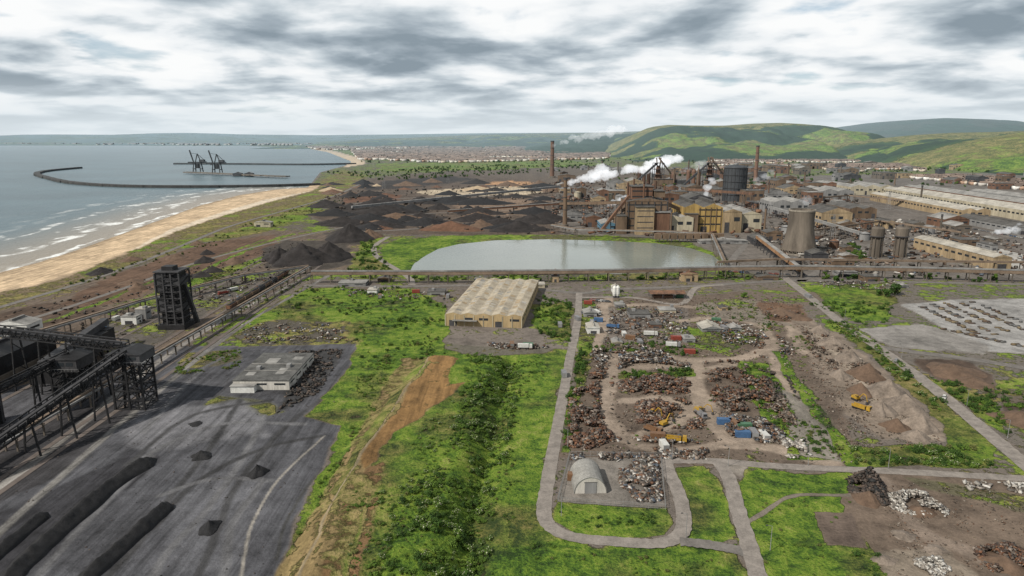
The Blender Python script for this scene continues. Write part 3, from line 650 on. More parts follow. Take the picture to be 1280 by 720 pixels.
# ---- low depot building in the coal yard
o=shed('depot_building',-121,332,27,42,4.6,mat('dirty_white_wall',(.50,.48,.44),.45,.25,.7,streak=True),mat('felt_roof',(.10,.10,.097),.6,.2,.9),rh=0)
for a,b,w,d in ((-4,8,6,8),(6,-8,4,9),(-8,-12,4,5),(8,12,5,5)): o.box('roof_patches',random.choice([ROOFG]),a-w/2,a+w/2,b-d/2,b+d/2,5.1,5.16)
o.box('roof_ridge',ROOFG,-13,13,2,2.6,5.1,5.5); o.box('roof_ridge',ROOFG,-13,13,-8,-7.6,5.1,5.4); o.box('lean_to',WHT,-13.3,-2,-25,-21.05,0,3.2); o.box('lean_to_roof',ROOFG,-13.6,-1.8,-25.3,-21.05,3.21,3.45); o.done()
# ---- arched store hut
def quonset():
    x,y=G(738,617); o=Obj('arched_store_hut').at(x,y,0,.03); R=5.6; L=14; n=16
    SH=mat('galvanised_sheet',(.27,.265,.25),.3,.5,.55)
    pr=[(R*math.cos(math.pi*i/n),R*1.08*math.sin(math.pi*i/n)) for i in range(n+1)]
    V=[(a,yy,b) for yy in (0,L) for a,b in pr]; o.poly('roof',SH,V,[(i,i+1,n+2+i,n+1+i) for i in range(n)])
    for k in range(15):
        yy=k*L/14; 
        for i in range(n): o.beam('ribs',SH,(pr[i][0]*1.006,yy,pr[i][1]*1.006),(pr[i+1][0]*1.006,yy,pr[i+1][1]*1.006),.1)
    for yy in (.15,L-.15): o.poly('end_walls',mat('pale_sheet_wall',(.48,.46,.42),.3,.4,.7,streak=True),[(a*.98,yy,b*.98) for a,b in pr],[tuple(range(n+1))])
    o.box('sliding_door',GRY,-2,2,.0,.1,0,4); o.box('door_frame',DGRY,-2.2,2.2,.02,.08,4,4.25)
    o.done()
quonset()
# ---- dark coal tower
x,y=G(215,412); o=Obj('coal_tower').at(x,y)
o.box('frame_base',BLK,-8.5,8.5,-1,16,0,3)
for a in (-7.6,-2.5,2.5,7.6):
    for b in (.3,14.7): o.beam('columns',DGRY,(a,b,3),(a,b,36),.8)
for k in range(8):
    zz=3+k*4.2; o.box('floors',DGRY,-7.8,7.8,.1,14.9,zz,zz+.45)
    o.beam('bracing',BLK,(-7,.2,zz),(7,.2,zz+4.2),.4); o.beam('bracing',BLK,(7,.2,zz),(-7,.2,zz+4.2),.4)
    o.beam('bracing',BLK,(7.6,.5,zz),(7.6,14.5,zz+4.2),.4)
    if k in (2,3,5,6,7): o.box('panels',DGRY,-7.2,-.5 if k%2 else 7.2,.5,14.4,zz+.5,zz+4.1)
o.box('inner_bunker',BLK,-6,6,1.5,13.5,3.5,36); o.box('head_roof',DGRY,-8,8,-.3,15.3,36.6,37.4); o.box('roof_house',BLK,-4,3,3,10,37.4,40)
o.beam('side_chute',BLK,(8,6,28),(14,6,3),2.2); o.done()
def trestle_tower(name,x,y,w,d,h,n,top=8):
    o=Obj(name).at(x,y)
    for a in (-w/2,0,w/2):
        for b in (-d/2,d/2): o.beam('columns',BLK,(a,b,0),(a,b,h),.8)
    for k in range(n+1):
        zz=h*k/n
        for b in (-d/2,d/2): o.beam('girts',BLK,(-w/2,b,zz),(w/2,b,zz),.6)
        for a in (-w/2,w/2): o.beam('girts',BLK,(a,-d/2,zz),(a,d/2,zz),.6)
        if k<n:
            z2=h*(k+1)/n
            for b in (-d/2,d/2): o.beam('bracing',BLK,(-w/2,b,zz),(0,b,z2),.4); o.beam('bracing',BLK,(w/2,b,zz),(0,b,z2),.4)
            for a in (-w/2,w/2): o.beam('bracing',BLK,(a,-d/2,zz),(a,d/2,z2),.4)
    if top: 
        o.box('head_house',DGRY,-w/2-1,w/2+1,-d/2-1,d/2+1,h,h+top); o.endm=DGRY; o.gable('head_roof',BLK,-w/2-1,w/2+1,-d/2-1,d/2+1,h+top,1.5)
        for a in range(3): o.box('openings',WIN,-w/2+a*w/3+.3,-w/2+(a+1)*w/3-.6,-d/2-1.06,-d/2-.9,h+top*.4,h+top*.75)
        o.box('walkway',BLK,-w/2-2.4,w/2+2.4,-d/2-2.4,-d/2-1.1,h-.3,h)
        for i in range(12): a=-w/2-2.4+(w+4.8)*i/11; o.beam('handrail',GRY,(a,-d/2-2.35,h),(a,-d/2-2.35,h+1.1),.1)
        o.beam('handrail',GRY,(-w/2-2.4,-d/2-2.35,h+1.1),(w/2+2.4,-d/2-2.35,h+1.1),.1)
    o.done()
trestle_tower('transfer_tower',-171,292,13,11,22,5,4)
trestle_tower('transfer_tower',-204,300,12,11,16,4,5)
def truss_conveyor(a,b,w=4,h=4.2,step=4,legstep=4):
    a=Vector(a);b=Vector(b);d=b-a;L=d.length;n=int(L/step); o=Obj('inclined_conveyor'); s=d.cross(Vector((0,0,1))).normalized()*w/2; u=s.cross(d).normalized()*h
    if u.z<0:u=-u
    for q in (-1,1):
        o.beam('chords',BLK,a+s*q,b+s*q,.5); o.beam('chords',BLK,a+s*q+u,b+s*q+u,.5)
        for i in range(n):
            p=a.lerp(b,i/n); r=a.lerp(b,(i+1)/n); 
            o.beam('lattice',BLK,p+s*q,r+s*q+u if i%2 else p+s*q+u,.3); o.beam('lattice',BLK,r+s*q,p+s*q+u,.3)
    o.beam('belt_deck',BLK,a+u*.35,b+u*.35,w*.8,.5); o.beam('belt_cover',DGRY,a+u*.75,b+u*.75,w*.9,.4)
    for i in range(0,n+1,legstep):
        p=a.lerp(b,i/n)
        if p.z>3:
            for q in (-1,1): o.beam('legs',BLK,Vector((*(p+s*q*2).xy,0)),p+s*q,.6)
            for zz in np.arange(4,p.z-2,5): 
                f=1+(1-zz/p.z); o.beam('leg_bracing',BLK,Vector((*(p+s*f).xy,zz)),Vector((*(p-s*f).xy,min(zz+5,p.z))),.35)
    o.done()
truss_conveyor((-171,288,24),(-196,205,1.5))
truss_conveyor((-175,296,25),(-292,328,27))
truss_conveyor((-204,300,20),(-240,240,3),3,3.2)
o=Obj('coal_bunker_line').at(0,0)
for i in range(8):
    y0=306+i*9; xx=-216-i*2
    o.box('bunkers',BLK,xx-12,xx+2,y0,y0+7.6,5,13); 
    for a in (-11,1): o.box('legs',BLK,xx+a-.5,xx+a+.5,y0+.2,y0+1,0,5)
o.beam('top_gallery',DGRY,(-220,304,15),(-236,382,15),4,3.6); o.box('retaining_wall',DCONC,-252,-250,230,380,0,5)
o.done()
shed('black_shed',-262,330,22,60,14,BLK,BLK,rh=3).done()
shed('black_shed',-236,255,14,40,6,BLK,BLK,rh=2).done()
# tall stack at the left edge, beside the bunker line
o=Obj('coal_silo').at(-222,272); o.lathe('shell',BLK,[(4.5,0),(4.5,38),(3.6,40),(.4,41)],seg=20); o.lathe('rim',DGRY,[(4.55,37),(5.1,37.1),(5.1,38),(4.55,38.1)],seg=20,cap=False); o.beam('ladder',DGRY,(4.9,0,0),(4.9,0,39),.5); o.done()
shed('workshop',*G(25,418),20,14,8,WHT,ROOFG).done(); shed('workshop',*G(8,430),10,12,5,CREAM,ROOFG).done()
shed('control_cabin',*G(165,404),10,7,5,WHT,ROOFG,rh=0).done(); shed('control_cabin',*G(180,398),7,7,7,GRY,ROOFL,rh=0).done()
shed('substation',*G(330,283),22,12,6,CREAM,ROOFG).done(); 
for a in ((440,358,34,4,14,GRY,ROOFG),(465,368,12,5,10,WHT,ROOFL),(545,369,22,4,12,GRY,ROOFD),(660,360,42,4,10,CREAM,ROOFL),(770,366,9,7,8,WHT,ROOFL),(742,417,15,7,12,WHT,ROOFL),(738,396,16,5,10,GRY,ROOFG),(800,398,26,5,12,GRY,ROOFD),(835,392,20,4,10,CREAM,ROOFG),(890,415,24,4,14,GRY,ROOFL),(860,352,10,8,8,TAN,BRN2),(820,410,14,4,8,BRN2,ROOFD),(920,414,14,4,8,GRY,ROOFG),(1090,352,20,6,10,BRN,ROOFD),(1060,346,24,6,12,GRY,ROOFG),(960,350,26,4,10,BRN,ROOFD),(772,432,12,4,8,CREAM,ROOFG),(775,384,12,3,8,GRY,ROOFG),(862,428,14,4,8,GRY,ROOFG),(905,388,10,3,7,TAN,ROOFD),(480,352,16,4,8,BRN,ROOFD),(600,353,14,3,8,GRY,ROOFG),(1130,360,12,3,7,GRY,ROOFG)):
    shedpx('yard_building',*a[:5],a[5],a[6],rh=random.choice([0,None])).done()
x,y=G(835,374); o=Obj('open_canopy_shed').at(x,y); o.endm=RUST
for a in (-12,-4,4,12):
    for b in (0,12): o.beam('posts',DGRY,(a,b,0),(a,b,4),.4)
o.gable('roof',RUST,-13,13,0,12,4,1.6,along='x'); o.box('stock',BRN2,-10,5,3,8,0,2); o.done()
for px in (768,772): 
    x,y=G(px,372); o=Obj('white_silo').at(x,y); o.lathe('shell',WHT,[(1.2,1.5),(1.5,3),(1.5,8),(.4,9.3)],seg=14); o.lathe('stand',DGRY,[(1.2,0),(1.2,1.6)],seg=8); o.done()
# ---- harbour
ROCK=mat('breakwater_rock',(.05,.047,.045),.5,.05,.95)
def wall_strip(name,px,w,z0,z1,m):
    P=smooth_path(GP(px),8); o=Obj(name)
    for a,b in zip(P[:-1],P[1:]):
        o.beam('body',m,(*a,(z0+z1)/2),(*b,(z0+z1)/2),w*random.uniform(.85,1.15),z1-z0); 
    o.done()
wall_strip('breakwater',[(400,231),(330,233),(240,234),(150,233),(90,229),(60,223),(46,218),(60,214),(100,210)],16,-4,4.5,ROCK)
wall_strip('harbour_jetty',[(218,205),(300,205.4),(380,206),(445,205)],16,-4,5,ROCK)
wall_strip('harbour_jetty',[(232,216.5),(270,218),(330,221),(360,222)],22,2,5,DCONC)
def ship_unloader(px,py):
    x,y=G(px,py); o=Obj('ship_unloader_crane').at(x,y,4)
    for a in (-12,12):
        for b in (-10,10): o.beam('legs',BLK,(a,b,0),(a*.8,b*.6,30),2.4)
        o.beam('sill',BLK,(a,-10,10),(a,10,10),2)
    o.beam('bridge',BLK,(-30,0,31),(30,0,31),5,3.2); o.beam('boom',BLK,(-12,0,32),(-22,0,70),3.5,2.6); o.beam('mast',BLK,(-6,0,32),(2,0,58),2.4); o.beam('mast',BLK,(12,0,32),(2,0,58),2.4)
    o.beam('tie_rods',BLK,(2,0,58),(-19,0,60),1.); o.beam('tie_rods',BLK,(2,0,58),(30,0,32),1.2); o.box('machinery_house',DGRY,8,24,-5,5,33,40); o.box('cab',DGRY,-20,-14,-3,3,24,29); o.beam('hopper',BLK,(0,0,28),(0,0,12),8); o.done()
ship_unloader(248,216.5); ship_unloader(272,217.5)
for px in (310,296): shedpx('harbour_shed',px,220,10,3,20,DGRY,ROOFD).done()
# ---------------------------------------------------------------- hills
def hill(name,prof,Db,Dr,col,veg,lush,seed,Dback=None,steep=1.,rough=.25,wd=.5):
    Dback=Dback or Dr+(Dr-Db)
    def conv(px,py):
        u=(px-640)/F; v=(360-py)/F; dy=cp+v*sp; return u/dy*Dr, H+(-sp+v*cp)/dy*Dr
    K=np.array([conv(*p) for p in prof]); n=300; xs=np.linspace(K[0,0],K[-1,0],n); hz=np.interp(xs,K[:,0],K[:,1])
    ker=np.hanning(9); ker/=ker.sum(); hz=np.convolve(np.pad(hz,4,'edge'),ker,'valid')
    ys=np.concatenate([np.linspace(Db,Dr,80),np.linspace(Dr,Dback,20)[1:]])
    X,Y=np.meshgrid(xs,ys); t=np.where(Y<=Dr,(Y-Db)/(Dr-Db),1-(Y-Dr)/(Dback-Dr)*.6)
    sh=np.sin(np.clip(t,0,1)*math.pi/2)**steep
    base=hz[None,:]*sh
    S=(Dr-Db); g=np.abs(fbm(X/(S*.40),Y/(S*.9),seed,4)-.5)*2
    Zz=base*(1-rough*(1-t)*(.2+1.8*(1-g)**3))+ (fbm(X/120,Y/120,seed+5,4)-.5)*26*np.clip(t*(1-t)*4,0,1)
    Zz[0,:]=-5
    X=X.ravel();Y=Y.ravel();Zz=Zz.ravel(); tt=t.ravel(); wood=fbm(X/300,Y/220,seed+9,4)
    C=np.tile(np.array(col),(len(X),1)); V=np.zeros((len(X),3)); V[:,0]=veg; V[:,1]=np.clip(lush-.7*np.clip((tt-.6)*3,0,1),0,1)
    w=(np.clip((wood-wd+.22*(.45-tt))*14,0,1)*np.clip((.97-tt)*6,0,1))[:,None]
    C=C*(1-w)+np.array([.012,.030,.009])*w; V[:,0]=V[:,0]*(1-w[:,0])
    np_mesh(name,np.stack([X,Y,Zz],1),gridfaces(len(ys),n),[TERR],True,{'Col':C,'Veg':V})
g=(.06,.11,.025)
hill('far_hills',[(-500,172),(0,170),(60,168),(150,168.5),(200,166.5),(235,166),(300,168),(400,169),(500,168),(600,166.5),(700,166),(800,165),(900,167)],8600,11500,(.06,.08,.05),.5,.5,3,rough=.1)
hill('far_hills',[(400,180),(460,174),(540,171),(620,167.5),(680,166.5),(740,166),(800,164),(880,165)],6400,8800,(.06,.08,.04),.6,.5,13)
hill('wooded_hill',[(640,188),(680,180),(720,172),(760,169),(800,166),(860,165),(900,170)],4300,6000,(.02,.04,.018),.15,.6,23,wd=.4)
hill('moorland_hill',[(1000,172),(1040,164),(1085,156.5),(1130,150.5),(1180,147.5),(1230,149),(1280,156),(1400,160)],4800,7200,(.03,.038,.02),.25,.4,43,wd=.36)
hill('green_hill',[(735,200),(765,187),(795,167),(815,158.5),(835,156),(870,157),(905,157),(940,154.5),(975,153.5),(1005,155),(1030,160),(1070,168),(1110,180),(1150,190)],3250,4500,g,.85,.55,53,steep=.8,rough=.45,wd=.43)
hill('green_hill',[(1000,200),(1030,186),(1060,178),(1100,174),(1140,169),(1190,166),(1240,165),(1300,163),(1400,165)],2650,3700,g,.8,.65,63,rough=.45,wd=.40)
hill('green_hill',[(1120,214),(1160,196),(1200,184),(1240,174),(1280,168),(1330,160),(1450,150),(1600,150)],1980,2750,g,.9,.8,73,rough=.45,steep=.9,wd=.43)
# ---------------------------------------------------------------- random box clouds (debris, houses)
CUBE=np.array([(-1,-1,-1),(1,-1,-1),(1,1,-1),(-1,1,-1),(-1,-1,1),(1,-1,1),(1,1,1),(-1,1,1)])*.5
CF=np.array([(3,2,1,0),(4,5,6,7),(0,1,5,4),(1,2,6,5),(2,3,7,6),(3,0,4,7)])
DEB=mat('mixed_scrap',(.2,.2,.2),.5,.8,.7,attr=True)
def boxes(name,C,S,cols,rotz=None,tilt=0.,m=None):
    n=len(C); V=CUBE[None]*S[:,None,:]; V=V+rng.normal(0,.12,V.shape)*S[:,None,:]*(1 if tilt else 0)
    a=rotz if rotz is not None else rng.uniform(0,6.28,n)
    if tilt:
        b=rng.normal(0,tilt,n); c,s=np.cos(b),np.sin(b); y=V[...,1]*c[:,None]-V[...,2]*s[:,None]; z=V[...,1]*s[:,None]+V[...,2]*c[:,None]; V=np.stack([V[...,0],y,z],-1)
    c,s=np.cos(a),np.sin(a); x=V[...,0]*c[:,None]-V[...,1]*s[:,None]; y=V[...,0]*s[:,None]+V[...,1]*c[:,None]
    V=np.stack([x,y,V[...,2]],-1)+C[:,None,:]
    Fq=(CF[None]+np.arange(n)[:,None,None]*8).reshape(-1,4)
    return np_mesh(name,V.reshape(-1,3),Fq,[m or DEB],False,{'Col':np.repeat(cols,8,0)})
PAL=dict(rust=[(.16,.075,.042),(.10,.058,.042),(.22,.115,.065),(.07,.045,.035),(.24,.2,.17),(.10,.09,.08),(.13,.10,.08)],
 mix=[(.36,.34,.31),(.20,.17,.14),(.11,.09,.075),(.17,.09,.055),(.25,.2,.165),(.06,.055,.05),(.14,.08,.05),(.10,.09,.08),(.5,.48,.45),(.09,.11,.14),(.07,.05,.04)],
 dull=[(.2,.165,.135),(.12,.095,.075),(.15,.09,.06),(.07,.055,.045),(.28,.24,.2)],
 pale=[(.5,.48,.44),(.4,.37,.33),(.55,.53,.5),(.28,.25,.22),(.18,.16,.14)],dark=[(.05,.043,.037),(.08,.06,.05),(.11,.085,.07),(.03,.03,.03)])
def pick(p,n): 
    p=np.array(PAL[p]); return p[rng.integers(0,len(p),n)]*rng.uniform(.6,1.25,(n,1))
TRW=[smooth_path(GP(t),6) for t in TRACKS]
def scrap(name,poly,n,pal,hh=2.5,smin=.3,smax=1.6,cl=.42,avoid=True):
    P=GP(poly); q=rnd_in(P,n)
    if avoid and poly[0][0]>700:
        dt=np.min([sdf_line(q[:,0],q[:,1],t) for t in TRW],0); q=q[dt>3.2+rng.normal(0,.7,len(q))]
    d=sdf_poly(q[:,0],q[:,1],np.array(P)); h=np.clip(d/3,0,1)*hh*(.25+1.3*fbm(q[:,0]/7,q[:,1]/7,5,2)**1.5)
    clump=fbm(q[:,0]/6,q[:,1]/6,8,2)>cl; q=q[clump];h=h[clump]; n=len(q)
    S=np.exp(rng.uniform(np.log(smin),np.log(smax),(n,3)))*np.array([1.6,1,.6]); C=np.c_[q,h*rng.uniform(.3,1,n)+S[:,2]*.3]
    boxes(name,C,S,pick(pal,n),tilt=.5)
for a in ([(738,440),(800,432),(835,442),(850,460),(800,462),(745,462)],2200,'mix',3.5),([(770,474),(830,470),(868,480),(862,492),(800,494),(775,488)],1500,'rust',2.8),\
 ([(885,464),(935,458),(968,480),(968,514),(920,522),(890,500)],2800,'rust',3),([(712,490),(748,480),(756,520),(770,548),(740,562),(708,558)],2300,'rust',2.8),\
 ([(795,502),(850,498),(880,512),(880,536),(830,536),(795,530)],1900,'rust',2.2),([(900,515),(955,524),(990,548),(960,554),(905,545)],1500,'mix',2.2),\
 ([(778,578),(822,574),(828,626),(800,628),(774,605)],1600,'mix',1.6),([(770,548),(850,545),(890,560),(885,574),(780,572)],1500,'mix',1.6),([(975,545),(1010,550),(1015,575),(985,572)],500,'pale',1.3),\
 ([(738,466),(770,464),(762,500),(733,492)],1000,'rust',2.4),([(735,384),(850,386),(868,428),(745,430)],1300,'mix',1.2),([(610,428),(690,432),(690,438),(610,436)],350,'mix',1.),\
 ([(870,400),(960,408),(1000,440),(960,450),(900,425)],1000,'mix',1.2),([(930,458),(985,470),(1000,500),(970,500)],700,'dark',1.6),([(360,440),(430,436),(400,490),(345,518),(360,490)],700,'dark',1.0),\
 ([(715,565),(780,566),(775,576),(712,575)],350,'mix',1.2),([(940,495),(985,500),(1000,535),(960,520)],700,'dull',1.8),([(775,446),(868,456),(858,462),(800,456)],500,'mix',1.5),([(880,450),(925,452),(900,462),(880,470)],500,'rust',2.),\
 ([(300,405),(420,405),(440,428),(310,430)],450,'mix',.8),([(420,360),(560,366),(560,376),(430,372)],300,'mix',1.),([(960,385),(1005,392),(990,402),(950,398)],250,'rust',1.5),\
 ([(1000,405),(1060,432),(1100,470),(1080,490),(1010,440)],600,'dull',1.4),\
 ([(240,370),(330,345),(370,348),(300,380)],300,'mix',1.),([(1195,600),(1290,605),(1290,618),(1200,612)],120,'pale',1.2),([(1020,352),(1120,350),(1110,362),(1030,362)],300,'mix',1.):
    scrap('scrap_heap',a[0],a[1],a[2],a[3])
scrap('rubble_heap',[(1105,618),(1150,612),(1188,630),(1185,645),(1140,645),(1115,636)],1800,'pale',3.,.2,1.1)
scrap('rubble_heap',[(1142,700),(1175,696),(1190,712),(1170,724),(1145,720)],700,'pale',2.5,.2,1.)
scrap('rubble_heap',[(1215,686),(1260,678),(1300,700),(1300,730),(1240,715)],1500,'rust',3,.2,1.1)
scrap('scrap_heap',[(1060,600),(1085,592),(1105,608),(1112,632),(1085,632),(1062,614)],1600,'dark',5,.3,1.6)
scrap('rubble_scatter',[(1100,600),(1300,612),(1400,720),(1120,730)],1400,'dull',.3,.12,.5)
scrap('stone_scatter',[(735,375),(1000,370),(1070,580),(705,570)],4500,'dull',.3,.2,.9,cl=.3)
scrap('stone_scatter',[(340,740),(440,520),(440,430),(180,445),(-100,560),(-100,740)],500,'dark',.2,.12,.4)
scrap('stone_scatter',[(1000,400),(1160,520),(1180,560),(1060,560)],1500,'dull',.3,.2,.7,avoid=False)
scrap('yard_clutter',[(400,240),(690,228),(690,294),(440,290)],700,'dark',3,1.,5,cl=.5)
scrap('yard_clutter',[(940,285),(1140,275),(1300,310),(1300,345),(985,345)],1800,'mix',2,.8,4)
scrap('yard_clutter',[(690,228),(1060,230),(1100,300),(940,300),(850,297),(690,294)],3000,'rust',6,1.2,6)
scrap('yard_clutter',[(0,395),(380,300),(380,335),(180,420),(0,470)],700,'dark',1.2,.5,2.)
rows=[((1150,383),(1222,418)),((1166,381),(1243,418)),((1182,380),(1262,416)),((1200,379),(1280,413)),((1216,378),(1300,412)),((1180,412),(1280,434))]
qs=[]
for p0,p1 in rows:
    A=np.array(G(*p0));B=np.array(G(*p1)); t=np.linspace(0,1,34)[:,None]; q=A+(B-A)*t; q=q[rng.random(34)<.7]; qs.append(q+rng.normal(0,.5,q.shape))
q=np.concatenate(qs); n=len(q); S=np.c_[rng.uniform(1.5,4.5,n),rng.uniform(1.2,1.8,n),rng.uniform(.4,1.2,n)]
sc=np.array([(.08,.065,.055),(.16,.12,.07),(.11,.075,.055),(.2,.16,.1),(.12,.12,.12)])[rng.integers(0,5,n)]
boxes('steel_slab_stacks',np.c_[q,.1+S[:,2]/2],S,sc,rotz=rng.normal(0,.08,n))
# town
def town(poly,n,th=.42,sz=1.):
    P=GP(poly); q=rnd_in(P,n); a=fbm(q[:,0]/300,q[:,1]/300,4,2); q=q[a>th]; n=len(q)
    q[:,1]=np.round(q[:,1]/38)*38+rng.normal(0,1.5,n)
    S=np.c_[rng.uniform(9,22,n),rng.uniform(7,10,n),rng.uniform(6,8,n)]*sz
    walls=np.array([(.75,.71,.64),(.8,.79,.76),(.42,.28,.2),(.6,.52,.42),(.55,.52,.48)])[rng.integers(0,5,n)]
    tr=np.where(rng.random(n)<.7,0,1.57)+rng.normal(0,.08,n)
    Vb=CUBE[None]*S[:,None,:]; Vb[...,2]+=S[:,None,2]/2
    r=np.array([(-.52,-.55,1),(.52,-.55,1),(.52,.55,1),(-.52,.55,1),(-.52,0,1.5),(.52,0,1.5)])[None]*S[:,None,:]
    V=np.concatenate([Vb,r],1); c,s=np.cos(tr)[:,None],np.sin(tr)[:,None]
    V=np.stack([V[...,0]*c-V[...,1]*s,V[...,0]*s+V[...,1]*c,V[...,2]],-1)+np.c_[q,np.zeros(n)][:,None,:]
    Ft=np.concatenate([CF,np.array([(8,9,13,12),(10,11,12,13)])])
    cols=np.concatenate([np.repeat(walls[:,None],8,1),np.repeat((np.array([(.17,.125,.10)])*rng.uniform(.6,1.8,(n,1)))[:,None],6,1)],1)
    np_mesh('town_houses',V.reshape(-1,3),(Ft[None]+np.arange(n)[:,None,None]*14).reshape(-1,4),[mat('house_walls',(.3,.3,.3),.3,.3,.8,attr=True)],False,{'Col':cols.reshape(-1,3)})
town([(885,200),(1060,198),(1120,206),(1180,220),(1350,235),(1350,246),(1130,222),(1000,214),(885,212)],6500,.34,1.1)
town([(440,189),(560,186),(770,186),(760,199),(560,204),(450,200)],7500,.34,1.4)
town([(380,184),(600,180),(800,180),(800,186),(400,188)],6000,.36,1.9)
town([(-100,180),(300,180),(400,181),(380,182),(-100,181.2)],1400,.4,2.6)
# ---------------------------------------------------------------- vegetation
def leafmat(name,c1,c2):
    m,nt,b,pos=newmat(name)
    oi=N(nt,'ShaderNodeObjectInfo'); n=noise(nt,pos,.5,4,.6)
    f=mth(nt,'ADD',mth(nt,'MULTIPLY',oi.outputs['Random'],.5),mth(nt,'MULTIPLY',mrange(nt,n,.35,.65,0,1),.5))
    c=mixc(nt,f,c1,c2); c=paint_haze(nt,c,pos); nt.links.new(c,b.inputs['Base Color']); b.inputs['Roughness'].default_value=.8; b.inputs['Specular IOR Level'].default_value=.15
    return m
BARK=mat('bark',(.08,.06,.045),.4,2)
def bush(name,lm,nl=420,tall=1.,flower=0.,trunk=.25,sz=.17):
    o=Obj(name)
    lob=[Vector((random.uniform(-.6,.6),random.uniform(-.6,.6),random.uniform(.2,.8)*tall+trunk)) for _ in range(8)]
    rad=[random.uniform(.25,.5) for _ in lob]
    for L in lob: o.beam('limbs',BARK,(0,0,trunk*.5),L,.05)
    o.beam('limbs',BARK,(0,0,-.2),(0,0,trunk+.4*tall),.11)
    LV=[];LF=[];FV=[];FF=[]
    for i in range(nl):
        k=random.randrange(8); d=Vector((random.gauss(0,1),random.gauss(0,1),random.gauss(0,1))).normalized()
        p=lob[k]+d*rad[k]*random.uniform(.65,1.12); 
        if p.z<.05: p.z=random.uniform(.05,.3)
        nrm=(d+Vector((random.gauss(0,.45),random.gauss(0,.45),random.gauss(0.3,.4)))).normalized(); a=nrm.orthogonal().normalized(); b=nrm.cross(a)
        r=random.uniform(0,6.28); a,b=a*math.cos(r)+b*math.sin(r),b*math.cos(r)-a*math.sin(r); s=sz*random.uniform(.5,1.2)
        q=[tuple(p+a*s*x+b*s*y) for x,y in ((-.5,-.4),(.5,-.3),(.4,.5),(-.4,.4))]
        V,Fc=(FV,FF) if (random.random()<flower and d.z>0.2) else (LV,LF)
        Fc.append(tuple(range(len(V),len(V)+4))); V+=q
    o.poly('leaves',lm,LV,LF)
    if FV: o.poly('blossom',mat('blossom',(.42,.43,.30),.2,2),FV,FF)
    return o
def merged(o,name):
    me=bpy.data.meshes.new(name); V=[];Fc=[];mi=[]
    for k,(n,(v,f,m)) in enumerate(o.p.items()):
        off=len(V); V+=v; Fc+=[tuple(i+off for i in q) for q in f]; mi+=[k]*len(f); me.materials.append(m)
    me.from_pydata(V,[],Fc); me.polygons.foreach_set('material_index',mi); me.update(); return me
LM1=leafmat('leaf_dark',(.022,.046,.012),(.05,.10,.018)); LM2=leafmat('leaf_mid',(.045,.088,.016),(.105,.17,.028)); LM3=leafmat('leaf_olive',(.075,.09,.03),(.15,.16,.05))
B1=[merged(bush('a',LM1,380,.8),'shrub_dark'),merged(bush('a',LM1,420,1.),'shrub_dark')]
B2=[merged(bush('a',LM2,360,.7),'shrub_green'),merged(bush('a',LM2,320,.5),'shrub_green')]
B3=[merged(bush('a',LM2,380,.8,.2),'flowering_shrub')]
B4=[merged(bush('a',LM3,300,.5),'gorse_shrub')]
TR=[merged(bush('a',LM1,520,1.2,0,.25,.18),'tree'),merged(bush('a',LM2,520,1.1,0,.25,.18),'tree')]
def instancer(name,me,pts,sc):
    n=len(pts)
    if n==0: return
    a=rng.uniform(0,6.28,n); c,s=np.cos(a),np.sin(a); V=np.zeros((n,4,3))
    for k,(x,y) in enumerate(((-.5,-.5),(.5,-.5),(.5,.5),(-.5,.5))):
        V[:,k,0]=pts[:,0]+(x*c-y*s)*sc; V[:,k,1]=pts[:,1]+(x*s+y*c)*sc; V[:,k,2]=pts[:,2]
    par=np_mesh(name,V.reshape(-1,3),np.arange(n*4).reshape(-1,4),[])
    par.instance_type='FACES'; par.use_instance_faces_scale=True; par.show_instancer_for_render=False; par.show_instancer_for_viewport=False
    ch=bpy.data.objects.new(me.name,me); scene.collection.objects.link(ch); ch.parent=par
def scatter(name,polys,n,smin,smax,meshes,clump=.45,cs=12.,z=-.25):
    q=np.concatenate([rnd_in(GP(P),n) for P in polys]); q=q[fbm(q[:,0]/cs,q[:,1]/cs,21,4)+rng.normal(0,.05,len(q))>clump]
    idx=rng.integers(0,len(meshes),len(q))
    zz=np.where(q[:,1]<450,bank_z(q[:,0],q[:,1]),0)+z
    for k,me in enumerate(meshes):
        p=q[idx==k]; instancer(name,me,np.c_[p,zz[idx==k]],smin*(smax/smin)**(rng.random(len(p))**1.6))
CG=[(585,445),(655,450),(640,540),(622,620),(610,700),(570,740),(450,740),(500,650),(560,575),(580,490)]
scatter('shrub_thicket',[CG],1900,.45,2.1,B1+B2+B2+B3+B3,.50,11)
scatter('shrub_thicket',[CG],900,.3,.8,B2+B4,.3,9)
scatter('shrub_thicket',[[(430,640),(470,600),(520,560),(560,510),(585,520),(540,600),(500,690),(490,740),(440,740)]],700,.3,1.3,B2+B2+B3+B4,.5,8)
scatter('shrub_thicket',[[(450,440),(500,440),(470,520),(420,600),(380,690),(360,740),(345,720),(400,600),(440,530)]],600,.3,1.3,B2+B4,.5,8)
scatter('shrub_thicket',[[(445,400),(560,390),(560,445),(460,470),(440,440)]],650,.4,2.0,B1+B2+B4,.53,12)
scatter('shrub_thicket',[[(380,356),(520,360),(560,385),(450,396),(340,396)]],600,.5,2.2,B1+B2+B4,.53,12)
scatter('shrub_thicket',[[(670,372),(716,376),(712,430),(672,420)]],240,.8,2.6,B1+B2,.42,10)
scatter('shrub_thicket',[[(722,440),(735,440),(722,500),(712,560),(703,560),(712,490)],[(735,430),(820,428),(870,436),(870,446),(800,440),(735,440)]],360,.4,2.,B1+B2,.47,6)
scatter('shrub_thicket',[[(1030,402),(1055,400),(1110,440),(1160,485),(1200,520),(1180,525),(1100,455)],[(1060,560),(1180,558),(1240,560),(1245,585),(1070,580)]],700,.4,2.1,B1+B2+B3+B4,.47,8)
